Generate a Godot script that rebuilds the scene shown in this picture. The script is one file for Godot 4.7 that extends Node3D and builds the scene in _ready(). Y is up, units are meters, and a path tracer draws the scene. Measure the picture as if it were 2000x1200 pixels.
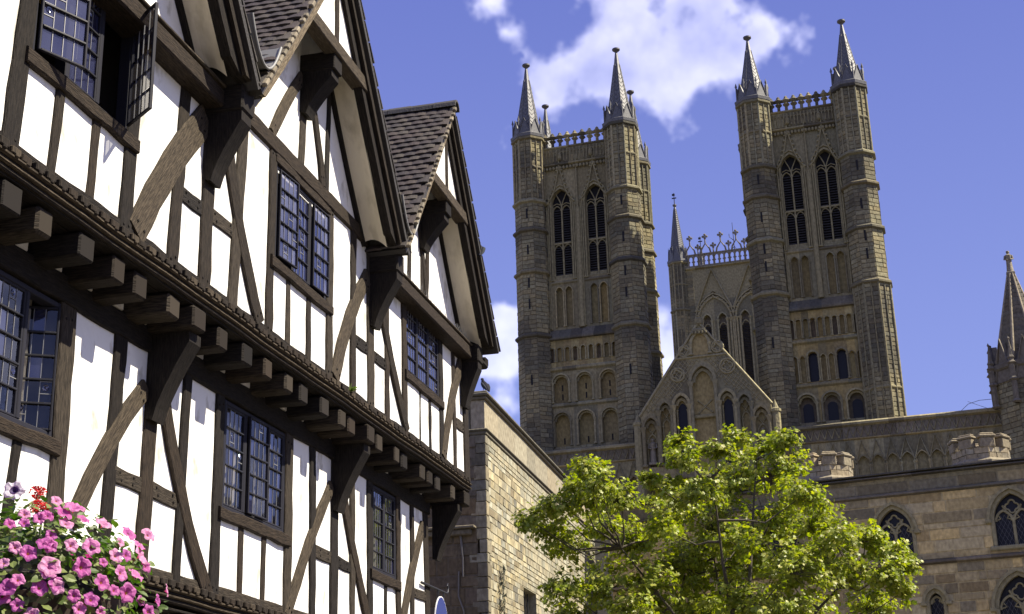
extends Node3D

# ---------------------------------------------------------------- mesh builder
class MB:
	var v := PackedVector3Array()
	var n := PackedVector3Array()
	var c := PackedColorArray()
	var u := PackedVector2Array()
	var col := Color.WHITE
	var xf := Transform3D.IDENTITY
	var ga := Vector3.UP      # grain axis, in the builder's own axes
	var uo := Vector2.ZERO

	func quad(a: Vector3, b: Vector3, d: Vector3, e: Vector3) -> void:  # counter-clockwise from the front
		var m := (d - a).cross(e - b)
		if m.length_squared() < 1e-16:
			return
		m = m.normalized()
		var g := ga.cross(m)
		for p: Vector3 in [a, d, b, a, e, d]:
			v.append(xf * p)
			u.append(Vector2(p.dot(g), p.dot(ga)) + uo)
		var w := (xf.basis * m).normalized()
		for i in 6:
			n.append(w)
			c.append(col)

	func tri(a: Vector3, b: Vector3, d: Vector3) -> void:
		var m := (b - a).cross(d - a)
		if m.length_squared() < 1e-16:
			return
		m = m.normalized()
		var g := ga.cross(m)
		for p: Vector3 in [a, d, b]:
			v.append(xf * p)
			u.append(Vector2(p.dot(g), p.dot(ga)) + uo)
		var w := (xf.basis * m).normalized()
		for i in 3:
			n.append(w)
			c.append(col)

	func qo(a: Vector3, b: Vector3, d: Vector3, e: Vector3, out: Vector3) -> void:  # facing «out»
		if (d - a).cross(e - b).dot(out) >= 0.0:
			quad(a, b, d, e)
		else:
			quad(a, e, d, b)

	func to(a: Vector3, b: Vector3, d: Vector3, out: Vector3) -> void:
		if (b - a).cross(d - a).dot(out) >= 0.0:
			tri(a, b, d)
		else:
			tri(a, d, b)

	func smooth_quad(p: Array, m: Array) -> void:
		var f := (p[2] - p[0] as Vector3).cross(p[3] - p[1])
		var order := [0, 2, 1, 0, 3, 2] if f.dot(m[0] + m[2]) >= 0.0 else [0, 1, 2, 0, 2, 3]
		for i: int in order:
			v.append(xf * (p[i] as Vector3))
			n.append((xf.basis * (m[i] as Vector3)).normalized())
			c.append(col)
			u.append(Vector2((p[i] as Vector3).dot(Vector3(0.7, 0, 0.7)), (p[i] as Vector3).dot(ga)) + uo)

	func box(lo: Vector3, hi: Vector3, bev := 0.0) -> void:
		var mid := (lo + hi) * 0.5
		var h := (hi - lo) * 0.5
		bev = minf(bev, minf(h.x, minf(h.y, h.z)) * 0.8)
		for ax in 3:
			var i := (ax + 1) % 3
			var j := (ax + 2) % 3
			for s: float in [-1.0, 1.0]:
				var q: Array[Vector3] = []
				for k: Array in [[-1, -1], [1, -1], [1, 1], [-1, 1]]:
					var p := Vector3.ZERO
					p[ax] = s * h[ax]
					p[i] = k[0] * (h[i] - bev)
					p[j] = k[1] * (h[j] - bev)
					q.append(mid + p)
				var o := Vector3.ZERO
				o[ax] = s
				qo(q[0], q[1], q[2], q[3], o)
			if bev > 0.0:   # the four edges along ax
				for k: Array in [[-1, -1], [1, -1], [1, 1], [-1, 1]]:
					var q: Array[Vector3] = []
					for e: Array in [[-1.0, 0], [1.0, 0], [1.0, 1], [-1.0, 1]]:
						var p := Vector3.ZERO
						p[ax] = e[0] * (h[ax] - bev)
						p[i] = k[0] * (h[i] - (bev if e[1] == 1 else 0.0))
						p[j] = k[1] * (h[j] - (bev if e[1] == 0 else 0.0))
						q.append(mid + p)
					var o := Vector3.ZERO
					o[i] = k[0]
					o[j] = k[1]
					qo(q[0], q[1], q[2], q[3], o)
		if bev > 0.0:
			for sx: float in [-1.0, 1.0]:
				for sy: float in [-1.0, 1.0]:
					for sz: float in [-1.0, 1.0]:
						var s := Vector3(sx, sy, sz)
						var k := s * (h - Vector3.ONE * bev)
						to(mid + k + Vector3(sx * bev, 0, 0), mid + k + Vector3(0, sy * bev, 0), mid + k + Vector3(0, 0, sz * bev), s)

	func stone(lo: Vector3, hi: Vector3, ch: float) -> void:  # a block seen on its +z face, chamfered there
		var a := Vector3(lo.x + ch, lo.y + ch, hi.z)
		var b := Vector3(hi.x - ch, lo.y + ch, hi.z)
		var d := Vector3(hi.x - ch, hi.y - ch, hi.z)
		var e := Vector3(lo.x + ch, hi.y - ch, hi.z)
		quad(a, b, d, e)
		var p := Vector3(lo.x, lo.y, lo.z)
		var q := Vector3(hi.x, lo.y, lo.z)
		var r := Vector3(hi.x, hi.y, lo.z)
		var s := Vector3(lo.x, hi.y, lo.z)
		quad(p, q, b, a)
		quad(q, r, d, b)
		quad(r, s, e, d)
		quad(s, p, a, e)

	func extrude(poly: PackedVector2Array, z0: float, z1: float) -> void:
		var t := Geometry2D.triangulate_polygon(poly)
		for i in range(0, t.size(), 3):
			var a := poly[t[i]]
			var b := poly[t[i + 1]]
			var d := poly[t[i + 2]]
			to(Vector3(a.x, a.y, z1), Vector3(b.x, b.y, z1), Vector3(d.x, d.y, z1), Vector3.BACK * signf(z1 - z0))
			to(Vector3(a.x, a.y, z0), Vector3(b.x, b.y, z0), Vector3(d.x, d.y, z0), Vector3.FORWARD * signf(z1 - z0))
		var cw := Geometry2D.is_polygon_clockwise(poly)
		for i in poly.size():
			var a := poly[i]
			var b := poly[(i + 1) % poly.size()]
			var o := Vector3(b.y - a.y, a.x - b.x, 0) * (-1.0 if cw else 1.0)
			qo(Vector3(a.x, a.y, z0), Vector3(b.x, b.y, z0), Vector3(b.x, b.y, z1), Vector3(a.x, a.y, z1), o)

	func tube(p: Array, r: Array, sides := 6, caps := true) -> void:
		var rings: Array = []
		var nor: Array = []
		var up := Vector3(0.13, 0.05, 0.99)
		for i in p.size():
			var t: Vector3 = ((p[mini(i + 1, p.size() - 1)] as Vector3) - p[maxi(i - 1, 0)]).normalized()
			if absf(t.dot(up)) > 0.9:
				up = Vector3(0.99, 0.07, 0.03)
			var x := up.cross(t).normalized()
			var y := t.cross(x)
			up = y if i else up
			var ring: Array = []
			var nr: Array = []
			for k in sides:
				var a := TAU * k / sides
				var d := x * cos(a) + y * sin(a)
				ring.append((p[i] as Vector3) + d * r[i])
				nr.append(d)
			up = x.cross(t) * -1.0
			rings.append(ring)
			nor.append(nr)
		for i in p.size() - 1:
			for k in sides:
				var j := (k + 1) % sides
				smooth_quad([rings[i][k], rings[i][j], rings[i + 1][j], rings[i + 1][k]], [nor[i][k], nor[i][j], nor[i + 1][j], nor[i + 1][k]])
		if caps:
			for e in [0, p.size() - 1]:
				var t: Vector3 = (p[e] as Vector3) - p[1 if e == 0 else e - 1]
				for k in range(1, sides - 1):
					to(rings[e][0], rings[e][k], rings[e][k + 1], t)

	func lathe(prof: Array, sides: int, at := Vector3.ZERO, turn := 0.0, flat := true, squash := Vector2.ONE) -> void:  # prof: [r, y]
		for i in prof.size() - 1:
			var r0: float = prof[i][0]
			var y0: float = prof[i][1]
			var r1: float = prof[i + 1][0]
			var y1: float = prof[i + 1][1]
			var sl := Vector2(y1 - y0, r0 - r1).normalized()
			for k in sides:
				var a := TAU * k / sides + turn
				var b := TAU * (k + 1) / sides + turn
				var da := Vector3(sin(a) * squash.x, 0, cos(a) * squash.y)
				var db := Vector3(sin(b) * squash.x, 0, cos(b) * squash.y)
				var q := [at + da * r0 + Vector3(0, y0, 0), at + db * r0 + Vector3(0, y0, 0), at + db * r1 + Vector3(0, y1, 0), at + da * r1 + Vector3(0, y1, 0)]
				if flat:
					if r1 < 1e-5:
						to(q[0], q[1], q[2], (da + db) * sl.x + Vector3(0, sl.y * 2.0, 0))
					elif r0 < 1e-5:
						to(q[0], q[2], q[3], (da + db) * sl.x + Vector3(0, sl.y * 2.0, 0))
					else:
						qo(q[0], q[1], q[2], q[3], (da + db) * sl.x + Vector3(0, sl.y * 2.0, 0))
				else:
					var na := da * sl.x + Vector3(0, sl.y, 0)
					var nb := db * sl.x + Vector3(0, sl.y, 0)
					smooth_quad(q, [na, nb, nb, na])

	func mesh(m: Material) -> ArrayMesh:
		var a := []
		a.resize(Mesh.ARRAY_MAX)
		a[Mesh.ARRAY_VERTEX] = v
		a[Mesh.ARRAY_NORMAL] = n
		a[Mesh.ARRAY_COLOR] = c
		a[Mesh.ARRAY_TEX_UV] = u
		var am := ArrayMesh.new()
		am.add_surface_from_arrays(Mesh.PRIMITIVE_TRIANGLES, a)
		am.surface_set_material(0, m)
		return am


var rng := RandomNumberGenerator.new()
var used := {}
var M := {}
var stain := FastNoiseLite.new()
const SKY := 0.68
const EYE := Vector3(0, 1.6, 0)


func rr(a: float, b: float) -> float:
	return rng.randf_range(a, b)


func numbered(called: String, par: Node) -> String:
	var k := "%d/%s" % [par.get_instance_id(), called]
	var i: int = used.get(k, 0)
	used[k] = i + 1
	return called if i == 0 else "%s_%03d" % [called, i]


func put(mb: MB, called: String, m: Material, par: Node = self, kind := "") -> MeshInstance3D:
	return put_mesh(mb.mesh(m), called, par, kind)


func put_mesh(me: Mesh, called: String, par: Node = self, kind := "") -> MeshInstance3D:
	var o := MeshInstance3D.new()
	o.name = numbered(called, par)
	o.mesh = me
	par.add_child(o)
	if kind:
		o.set_meta("kind", kind)
	return o


func node(called: String, par: Node = self, tf := Transform3D.IDENTITY) -> Node3D:
	var o := Node3D.new()
	o.name = numbered(called, par)
	par.add_child(o)
	o.transform = tf
	return o


func tag(o: Node, label: String, category: String, group := "") -> void:
	o.set_meta("label", label)
	o.set_meta("category", category)
	if group:
		o.set_meta("group", group)


# A plan frame: x runs towards the compass heading «az» (0 is the view's own heading), z faces the square, the plane z = 0 stands p metres from the eye.
func frame(az: float, p: float) -> Transform3D:
	var a := deg_to_rad(az)
	var x := Vector3(sin(a), 0, -cos(a))
	var z := x.cross(Vector3.UP)
	var o := EYE - z * p
	return Transform3D(Basis(x, Vector3.UP, z), Vector3(o.x, 0, o.z))


func noise_tex(sd: int, freq: float, oct: int, lo: Color, hi: Color, size := 512, kind := FastNoiseLite.TYPE_SIMPLEX_SMOOTH, mid := -1.0) -> NoiseTexture2D:
	var f := FastNoiseLite.new()
	f.seed = sd
	f.noise_type = kind
	f.frequency = freq
	f.fractal_octaves = oct
	var t := NoiseTexture2D.new()
	t.width = size
	t.height = size
	t.seamless = true
	t.noise = f
	var g := Gradient.new()
	g.set_color(0, lo)
	g.set_color(1, hi)
	if mid >= 0.0:
		g.set_offset(0, mid - 0.18)
		g.set_offset(1, mid + 0.18)
	t.color_ramp = g
	return t


func lin(r: float, g: float, b: float) -> Color:
	return Color(r, g, b).linear_to_srgb()


func simple(c: Color, rough: float, metal := 0.0, vc := false) -> StandardMaterial3D:
	var m := StandardMaterial3D.new()
	m.albedo_color = c
	m.roughness = rough
	m.metallic = metal
	m.vertex_color_use_as_albedo = vc
	return m


func make_materials() -> void:
	# hewn oak: fine grain that runs along each timber, and a few tones of weathering
	var grain := noise_tex(3, 0.02, 5, lin(0.2, 0.19, 0.18), lin(1.35, 1.28, 1.2), 512)
	var grain_h := noise_tex(4, 0.03, 5, Color(0.1, 0.1, 0.1), Color.WHITE, 512)
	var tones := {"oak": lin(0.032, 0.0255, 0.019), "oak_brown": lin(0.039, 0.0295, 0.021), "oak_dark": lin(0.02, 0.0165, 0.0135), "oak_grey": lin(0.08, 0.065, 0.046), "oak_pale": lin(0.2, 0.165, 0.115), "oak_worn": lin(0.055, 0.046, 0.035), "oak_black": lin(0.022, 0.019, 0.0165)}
	for k: String in tones:
		var m := simple(tones[k], 0.82)
		m.albedo_texture = grain
		m.metallic_specular = 0.3
		m.uv1_scale = Vector3(5.5, 0.55, 1)
		m.heightmap_enabled = true
		m.heightmap_texture = grain_h
		m.heightmap_scale = 0.7
		M[k] = m
	var pl := simple(lin(0.76, 0.75, 0.715), 0.9)
	pl.albedo_texture = noise_tex(8, 0.006, 5, lin(0.5, 0.475, 0.42), Color.WHITE, 1024, FastNoiseLite.TYPE_SIMPLEX_SMOOTH, 0.2)
	pl.uv1_triplanar = true
	pl.uv1_scale = Vector3(0.5, 0.28, 0.5)
	pl.heightmap_enabled = true
	pl.heightmap_texture = noise_tex(9, 0.012, 5, Color.BLACK, Color.WHITE, 512)
	pl.heightmap_scale = 1.1
	M.plaster = pl
	var cr := pl.duplicate() as StandardMaterial3D
	cr.albedo_color = lin(0.66, 0.6, 0.46)
	M.cream = cr
	# stone: colour comes with each block; the texture adds mottling, pits and soot streaks
	for k: Array in [["stone", 0.55, 1.2], ["far_stone", 0.33, 2.5]]:
		var st := simple(Color.WHITE, 0.92, 0.0, true)
		st.albedo_texture = noise_tex(11, 0.012, 6, lin(0.46, 0.44, 0.41), lin(1.0, 1.0, 0.98), 1024)
		st.uv1_triplanar = true
		st.uv1_world_triplanar = true
		st.uv1_scale = Vector3(k[1], k[1] * 0.6, k[1])
		st.heightmap_enabled = true
		st.heightmap_texture = noise_tex(12, 0.03, 5, Color.BLACK, Color.WHITE, 512)
		st.heightmap_scale = k[2]
		M[k[0]] = st
	M.slit = simple(lin(0.008, 0.008, 0.009), 0.9)
	M.louvre = simple(lin(0.035, 0.033, 0.032), 0.8)
	var lead := simple(lin(0.155, 0.155, 0.155), 0.55, 0.25)
	lead.albedo_texture = noise_tex(14, 0.02, 5, lin(0.45, 0.45, 0.44), Color.WHITE, 512)
	lead.uv1_triplanar = true
	lead.uv1_world_triplanar = true
	lead.uv1_scale = Vector3(0.5, 0.3, 0.5)
	M.lead = lead
	M.pale_lead = simple(lin(0.2, 0.2, 0.19), 0.6, 0.1)
	M.frame = simple(lin(0.017, 0.017, 0.024), 0.65)
	M.frame.metallic_specular = 0.3
	M.iron = simple(lin(0.02, 0.02, 0.024), 0.5, 0.3)
	M.came = simple(lin(0.22, 0.22, 0.22), 0.5, 0.2)
	var gl := simple(Color(0.2, 0.21, 0.33, 0.62), 0.04)
	gl.transparency = BaseMaterial3D.TRANSPARENCY_ALPHA
	gl.metallic_specular = 0.9
	gl.metallic = 0.3
	gl.clearcoat_enabled = true
	gl.clearcoat = 1.0
	gl.clearcoat_roughness = 0.03
	M.glass = gl
	var gc := gl.duplicate() as StandardMaterial3D
	gc.albedo_color = Color(0.1, 0.11, 0.16, 0.22)
	gc.metallic = 0.0
	M.clear_glass = gc
	M.curtain = simple(lin(0.5, 0.47, 0.42), 0.9)
	M.curtain.backlight_enabled = true
	M.curtain.backlight = Color(0.6, 0.6, 0.55)
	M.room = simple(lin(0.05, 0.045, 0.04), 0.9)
	M.far_glass = simple(lin(0.012, 0.012, 0.016), 0.35)
	M.far_glass.metallic_specular = 0.3
	var ti := simple(Color.WHITE, 0.72, 0.0, true)
	ti.albedo_texture = noise_tex(17, 0.03, 5, lin(0.45, 0.43, 0.42), Color.WHITE, 512)
	ti.uv1_triplanar = true
	ti.uv1_world_triplanar = true
	ti.uv1_scale = Vector3(1.6, 1.6, 1.6)
	ti.heightmap_enabled = true
	ti.heightmap_texture = M.stone.heightmap_texture
	ti.heightmap_scale = 0.5
	M.tile = ti
	M.paint = simple(Color.WHITE, 0.7, 0.0, true)


func cloud_field(im: Image, banks: Array, x0: int, x1: int, y0: int, y1: int) -> void:
	var f := FastNoiseLite.new()
	f.seed = 21
	f.frequency = 1.0
	f.fractal_octaves = 6
	f.fractal_gain = 0.56
	f.noise_type = FastNoiseLite.TYPE_SIMPLEX
	var w := im.get_width()
	var h := im.get_height()
	var bw := x1 - x0
	var field := PackedFloat32Array()
	field.resize(bw * (y1 - y0))
	for b: Array in banks:      # each bank only touches its own box of pixels
		var ce := cos(deg_to_rad(b[1]))
		var ra: float = b[2] * 2.2 / maxf(ce, 0.2)
		var re: float = b[2] * 2.2 * 0.75
		for y in range(maxi(y0, int((90.0 - b[1] - re) / 180.0 * h)), mini(y1, int((90.0 - b[1] + re) / 180.0 * h) + 1)):
			var el := 90.0 - (y + 0.5) * 180.0 / h
			for x in range(maxi(x0, int((b[0] - ra) / 360.0 * w)), mini(x1, int((b[0] + ra) / 360.0 * w) + 1)):
				var da: float = ((x + 0.5) * 360.0 / w - b[0]) * ce / b[2]
				var de: float = (el - b[1]) / (b[2] * 0.75)
				var q := da * da + de * de
				if q < 4.6:
					field[(y - y0) * bw + x - x0] += b[3] * exp(-q)
	for y in range(y0, y1):
		var el := deg_to_rad(90.0 - (y + 0.5) * 180.0 / h)
		for x in range(x0, x1):
			var g := field[(y - y0) * bw + x - x0]
			var a := (x + 0.5) / w * TAU
			var d := Vector3(sin(a) * cos(el), sin(el), cos(a) * cos(el))
			var t := 0.0
			var body := 1.0
			if g > 0.05:
				var nz := f.get_noise_3dv(d * 17.0)
				t = clampf((minf(g, 1.2) - 0.42 + nz * 1.05) * 1.7, 0.0, 1.0)
				t = pow(t, 1.25)
				body = 0.93 + 0.26 * f.get_noise_3dv(d * 15.0 + Vector3(0, 0.25, 9)) - 0.1 * clampf(g - 1.0, 0.0, 1.0)
			im.set_pixel(posmod(x, w), y, Color(0.93 * body, 0.93 * body, 0.96 * body, minf(t * 1.1, 0.97)))   # column 0 looks along -z


func sky_material() -> ProceduralSkyMaterial:
	# Cumulus all round the sky: banks raise a noise field above its threshold. The same field is worked out finer where a panorama pixel is looked at closely.
	var banks := []
	for b: Array in [[5.6, 31.1, 2.3, 1.25], [8.6, 30.3, 2.2, 1.3], [7.2, 28.5, 1.8, 1.15], [11.4, 28.9, 1.25, 1.1], [9.8, 28.6, 1.6, 1.1], [6.9, 26.8, 1.25, 1.1], [2.3, 27.5, 1.25, 1.2], [3.8, 27.8, 1.2, 1.15], [5.1, 28.3, 1.4, 1.1], [-0.3, 31.1, 1.2, 1.1], [0.2, 29.8, 0.6, 0.75], [-0.4, 18.2, 1.7, 1.3], [-1.0, 16.8, 1.5, 1.2], [6.4, 17.7, 1.7, 1.3], [6.4, 16.0, 1.3, 1.0], [-0.2, 14.9, 0.9, 0.8], [-10.0, 12.0, 5.0, 1.2], [14, 5, 5, 1.0], [1.2, 25.5, 0.9, 0.5], [3.3, 25.4, 0.8, 0.42]]:
		banks.append(b)
	var r2 := RandomNumberGenerator.new()
	r2.seed = 77
	for i in 105:
		var e := rad_to_deg(asin(r2.randf_range(0.05, 0.95)))
		banks.append([r2.randf_range(42, 318), e, r2.randf_range(3, 8), r2.randf_range(0.7, 1.3)])
	var im := Image.create(1024, 512, false, Image.FORMAT_RGBA8)
	im.fill(Color(0.93, 0.93, 0.96, 0))
	cloud_field(im, banks, 70, 954, 0, 256)
	im.resize(4096, 2048, Image.INTERPOLATE_CUBIC)
	cloud_field(im, banks, -290, 290, 620, 1024)
	var s := ProceduralSkyMaterial.new()
	s.sky_top_color = lin(SKY * 0.056, SKY * 0.077, SKY * 0.335)
	s.sky_horizon_color = lin(SKY * 0.28, SKY * 0.355, SKY * 0.685)
	s.sky_curve = 0.32
	s.ground_bottom_color = lin(0.08, 0.075, 0.065)
	s.ground_horizon_color = lin(0.14, 0.14, 0.15)
	s.sun_angle_max = 12.0
	s.sun_curve = 0.1
	s.sky_cover = ImageTexture.create_from_image(im)
	s.sky_cover_modulate = Color(0.66, 0.645, 0.62)
	return s


func _ready() -> void:
	rng.seed = 12345
	var cam := Camera3D.new()
	cam.name = "camera"
	cam.transform = Transform3D(Basis(Vector3(0.999597, -0.026853, -0.009196), Vector3(0.028384, 0.945682, 0.323853), Vector3(0.0, -0.323983, 0.946063)), EYE)
	cam.fov = 24.4
	cam.near = 0.1
	cam.far = 1500.0
	add_child(cam)
	cam.current = true
	var env := Environment.new()
	env.background_mode = Environment.BG_SKY
	env.sky = Sky.new()
	env.sky.sky_material = sky_material()
	env.tonemap_mode = Environment.TONE_MAPPER_LINEAR
	env.tonemap_exposure = 2.2
	env.sdfgi_enabled = true
	env.ssao_enabled = true
	env.ssil_enabled = true
	var we := WorldEnvironment.new()
	we.name = "world_environment"
	we.environment = env
	add_child(we)
	var sun := DirectionalLight3D.new()
	sun.name = "sun"
	sun.light_energy = 1.6
	sun.light_color = Color(1.0, 0.96, 0.88)
	sun.light_angular_distance = 0.5
	sun.shadow_enabled = true
	var sa := deg_to_rad(97.0)
	var se := deg_to_rad(51.0)
	var to_sun := Vector3(sin(sa) * cos(se), sin(se), -cos(sa) * cos(se))
	sun.transform = Transform3D(Basis.looking_at(-to_sun), to_sun * 60.0)
	add_child(sun)
	stain.seed = 5
	stain.frequency = 1.0
	stain.fractal_octaves = 3
	make_materials()
	build_ground()
	build_cathedral()
	build_gatehouse()
	build_wing()
	build_house()
	build_tree()
	build_flowers()
	build_small_things()


func build_ground() -> void:
	var mb := MB.new()
	mb.col = Color(0.13, 0.115, 0.09)
	mb.quad(Vector3(-600, 0, 300), Vector3(600, 0, 300), Vector3(600, 0, -900), Vector3(-600, 0, -900))
	put(mb, "ground", M.stone, self, "structure")
	mb = MB.new()
	mb.col = Color(0.1, 0.095, 0.09)
	mb.xf = frame(13.6, 6.0)
	mb.quad(Vector3(-20, 0.004, 2.2), Vector3(-20, 0.004, 9), Vector3(36, 0.004, 9), Vector3(36, 0.004, 2.2))
	put(mb, "road", M.stone, self, "structure")
	mb = MB.new()
	mb.col = Color(0.2, 0.18, 0.145)
	mb.xf = frame(13.6, 6.0)
	mb.box(Vector3(-20, -0.05, -1.1), Vector3(30, 0.12, 2.0), 0.02)
	put(mb, "pavement", M.stone, self, "structure")


# ---------------------------------------------------------------- the timber-framed house
const TONES := ["oak", "oak", "oak_brown", "oak_worn", "oak_dark", "oak_black", "oak_worn"]


# One timber: a ribbon along «pts» in the plane of the wall, hewn a little unevenly, from z = zb to zf.
func timber(par: Node, called: String, pts: Array, w0: float, w1: float, zb: float, zf: float, m := "", wob := 0.011) -> MeshInstance3D:
	var mb := MB.new()
	var st: Array[Vector2] = []
	for i in pts.size() - 1:
		var k := maxi(1, int((pts[i] as Vector2).distance_to(pts[i + 1]) / 0.24))
		for j in k:
			st.append((pts[i] as Vector2).lerp(pts[i + 1], float(j) / k))
	st.append(pts[-1])
	var dir: Vector2 = (st[-1] - st[0]).normalized()
	mb.ga = Vector3(dir.x, dir.y, 0)
	mb.uo = Vector2(rr(0, 9), rr(0, 9))
	zf += rr(-0.003, 0.003)
	var ch := 0.012
	var rings: Array = []
	for i in st.size():
		var t: Vector2 = (st[mini(i + 1, st.size() - 1)] - st[maxi(i - 1, 0)]).normalized()
		var nn := Vector2(-t.y, t.x)
		var w := lerpf(w0, w1, float(i) / (st.size() - 1)) * 0.5
		var l := st[i] + nn * (w + rr(-wob, wob))
		var r := st[i] - nn * (w + rr(-wob, wob))
		var zz := zf + rr(-0.004, 0.004)
		rings.append([Vector3(l.x, l.y, zb), Vector3(l.x, l.y, zz - ch), Vector3(l.x - nn.x * ch, l.y - nn.y * ch, zz), Vector3(r.x + nn.x * ch, r.y + nn.y * ch, zz), Vector3(r.x, r.y, zz - ch), Vector3(r.x, r.y, zb)])
	for i in rings.size() - 1:
		for k in 5:
			mb.quad(rings[i][k], rings[i][k + 1], rings[i + 1][k + 1], rings[i + 1][k])
	for e in [0, rings.size() - 1]:
		var o := Vector3(dir.x, dir.y, 0) * (-1.0 if e == 0 else 1.0)
		mb.qo(rings[e][0], rings[e][1], rings[e][4], rings[e][5], o)
		mb.qo(rings[e][1], rings[e][2], rings[e][3], rings[e][4], o)
	return put(mb, called, M[m if m else TONES[rng.randi() % 7]], par)


func tl(par: Node, called: String, x0: float, y0: float, x1: float, y1: float, w: float, zf: float, m := "", bend := 0.0) -> MeshInstance3D:
	var a := Vector2(x0, y0)
	var b := Vector2(x1, y1)
	var nn := Vector2(y0 - y1, x1 - x0).normalized() * bend
	var pts := [a, b] if bend == 0.0 else [a, a.lerp(b, 0.25) + nn * 0.75, a.lerp(b, 0.5) + nn, a.lerp(b, 0.75) + nn * 0.75, b]
	var o := timber(par, called, pts, w, w * rr(0.92, 1.08), zf - 0.16, zf, m)
	if called in ["brace", "post", "main_post", "wall_plate", "rail"]:
		var d := (b - a).normalized()
		for e: Vector2 in [a + d * 0.12, b - d * 0.14]:
			for k: float in [-0.2, 0.22]:
				var pg := put_mesh(peg_mesh(), "peg", o)
				pg.position = Vector3(e.x - d.y * k * w, e.y + d.x * k * w, zf + 0.002) + Vector3(d.x, d.y, 0) * rr(-0.03, 0.03)
	return o


var peg_shared: ArrayMesh


func peg_mesh() -> ArrayMesh:
	if peg_shared == null:
		var mb := MB.new()
		mb.xf = Transform3D(Basis(Vector3.RIGHT, PI / 2), Vector3.ZERO)
		mb.lathe([[0.014, -0.01], [0.013, 0.006], [0.0, 0.009]], 7)
		peg_shared = mb.mesh(M.oak_black)
	return peg_shared


func beam(par: Node, called: String, lo: Vector3, hi: Vector3, grain: Vector3, m := "", bev := 0.012) -> MeshInstance3D:
	var mb := MB.new()
	mb.ga = grain
	mb.uo = Vector2(rr(0, 9), rr(0, 9))
	mb.box(lo, hi, bev)
	return put(mb, called, M[m if m else TONES[rng.randi() % 7]], par)


func plaster_panel(par: Node, x0: float, x1: float, y0: float, y1: float, z: float, m := "plaster") -> void:
	var mb := MB.new()
	mb.box(Vector3(x0 + 0.004, y0 + 0.004, z - 0.1), Vector3(x1 - 0.004, y1 - 0.004, z + rr(-0.003, 0.003)), 0.006)
	put(mb, "plaster_panel", M[m], par)


func casement(w: Node, x0: float, x1: float, y0: float, y1: float, z: float, cols: int, rows: int, hinge := 0.0, left := true, sd := 1, pane := "glass") -> void:
	# iron casement: rim, saddle bars, leaded panes; «hinge» opens it outwards, in degrees
	var t := Transform3D.IDENTITY
	if hinge != 0.0:
		var hx := x0 if left else x1
		t = Transform3D(Basis(Vector3.UP, deg_to_rad(-hinge if left else hinge)), Vector3(hx, 0, z + 0.02)) * Transform3D(Basis.IDENTITY, Vector3(-hx, 0, -z))
	var r2 := RandomNumberGenerator.new()
	r2.seed = sd
	var rim := 0.022
	var mb := MB.new()
	mb.xf = t
	mb.box(Vector3(x0, y0, z - 0.015), Vector3(x0 + rim, y1, z + 0.018), 0.005)
	mb.box(Vector3(x1 - rim, y0, z - 0.015), Vector3(x1, y1, z + 0.018), 0.005)
	mb.box(Vector3(x0 + rim, y0, z - 0.015), Vector3(x1 - rim, y0 + rim, z + 0.018), 0.005)
	mb.box(Vector3(x0 + rim, y1 - rim, z - 0.015), Vector3(x1 - rim, y1, z + 0.018), 0.005)
	put(mb, "casement_rim", M.frame, w)
	var ix0 := x0 + rim
	var ix1 := x1 - rim
	var iy0 := y0 + rim
	var iy1 := y1 - rim
	var came := MB.new()
	came.xf = t
	for j in rows:
		var ya := lerpf(iy0, iy1, float(j) / rows)
		var yb := lerpf(iy0, iy1, float(j + 1) / rows)
		if j:
			var bar := MB.new()
			bar.xf = t
			bar.box(Vector3(ix0, ya - 0.009, z + 0.004), Vector3(ix1, ya + 0.009, z + 0.026), 0.003)
			put(bar, "saddle_bar", M.iron, w)
		var small := r2.randi() % (cols * 2 + 1)
		for i in cols:
			var xa := lerpf(ix0, ix1, float(i) / cols)
			var xb := lerpf(ix0, ix1, float(i + 1) / cols)
			var ga := MB.new()
			ga.xf = t * Transform3D(Basis(Vector3(r2.randf_range(-0.018, 0.018), 1, 0).normalized(), 0.0) * Basis(Vector3.RIGHT, r2.randf_range(-0.02, 0.02)) * Basis(Vector3.UP, r2.randf_range(-0.03, 0.03)), Vector3((xa + xb) / 2, (ya + yb) / 2, z))
			var hx := (xb - xa) / 2 - 0.001
			var hy := (yb - ya) / 2 - 0.001
			ga.quad(Vector3(-hx, -hy, 0), Vector3(hx, -hy, 0), Vector3(hx, hy, 0), Vector3(-hx, hy, 0))
			put(ga, "pane", M[pane if r2.randf() < 0.8 else "glass"], w)
			if i:
				came.box(Vector3(xa - 0.003, ya, z - 0.004), Vector3(xa + 0.003, yb, z + 0.006))
			if i == small:   # the little square quarries with a bull's-eye
				var sy := lerpf(ya, yb, r2.randf_range(0.3, 0.55))
				came.box(Vector3(xa, sy - 0.0035, z - 0.004), Vector3(xb, sy + 0.0035, z + 0.006))
				came.box(Vector3(xa, sy + (xb - xa) * 1.1 - 0.0035, z - 0.004), Vector3(xb, sy + (xb - xa) * 1.1 + 0.0035, z + 0.006))
				var eye := MB.new()
				eye.xf = t * Transform3D(Basis(Vector3.RIGHT, PI / 2), Vector3((xa + xb) / 2, sy + (xb - xa) * 0.55, z))
				eye.lathe([[0.012, -0.004], [0.03, 0.002], [0.026, 0.006], [0.014, 0.003], [0.0, 0.009]], 10, Vector3.ZERO, 0.0, false)
				put(eye, "bullseye", M.glass, w)
	put(came, "lead_came", M.came, w)


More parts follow.
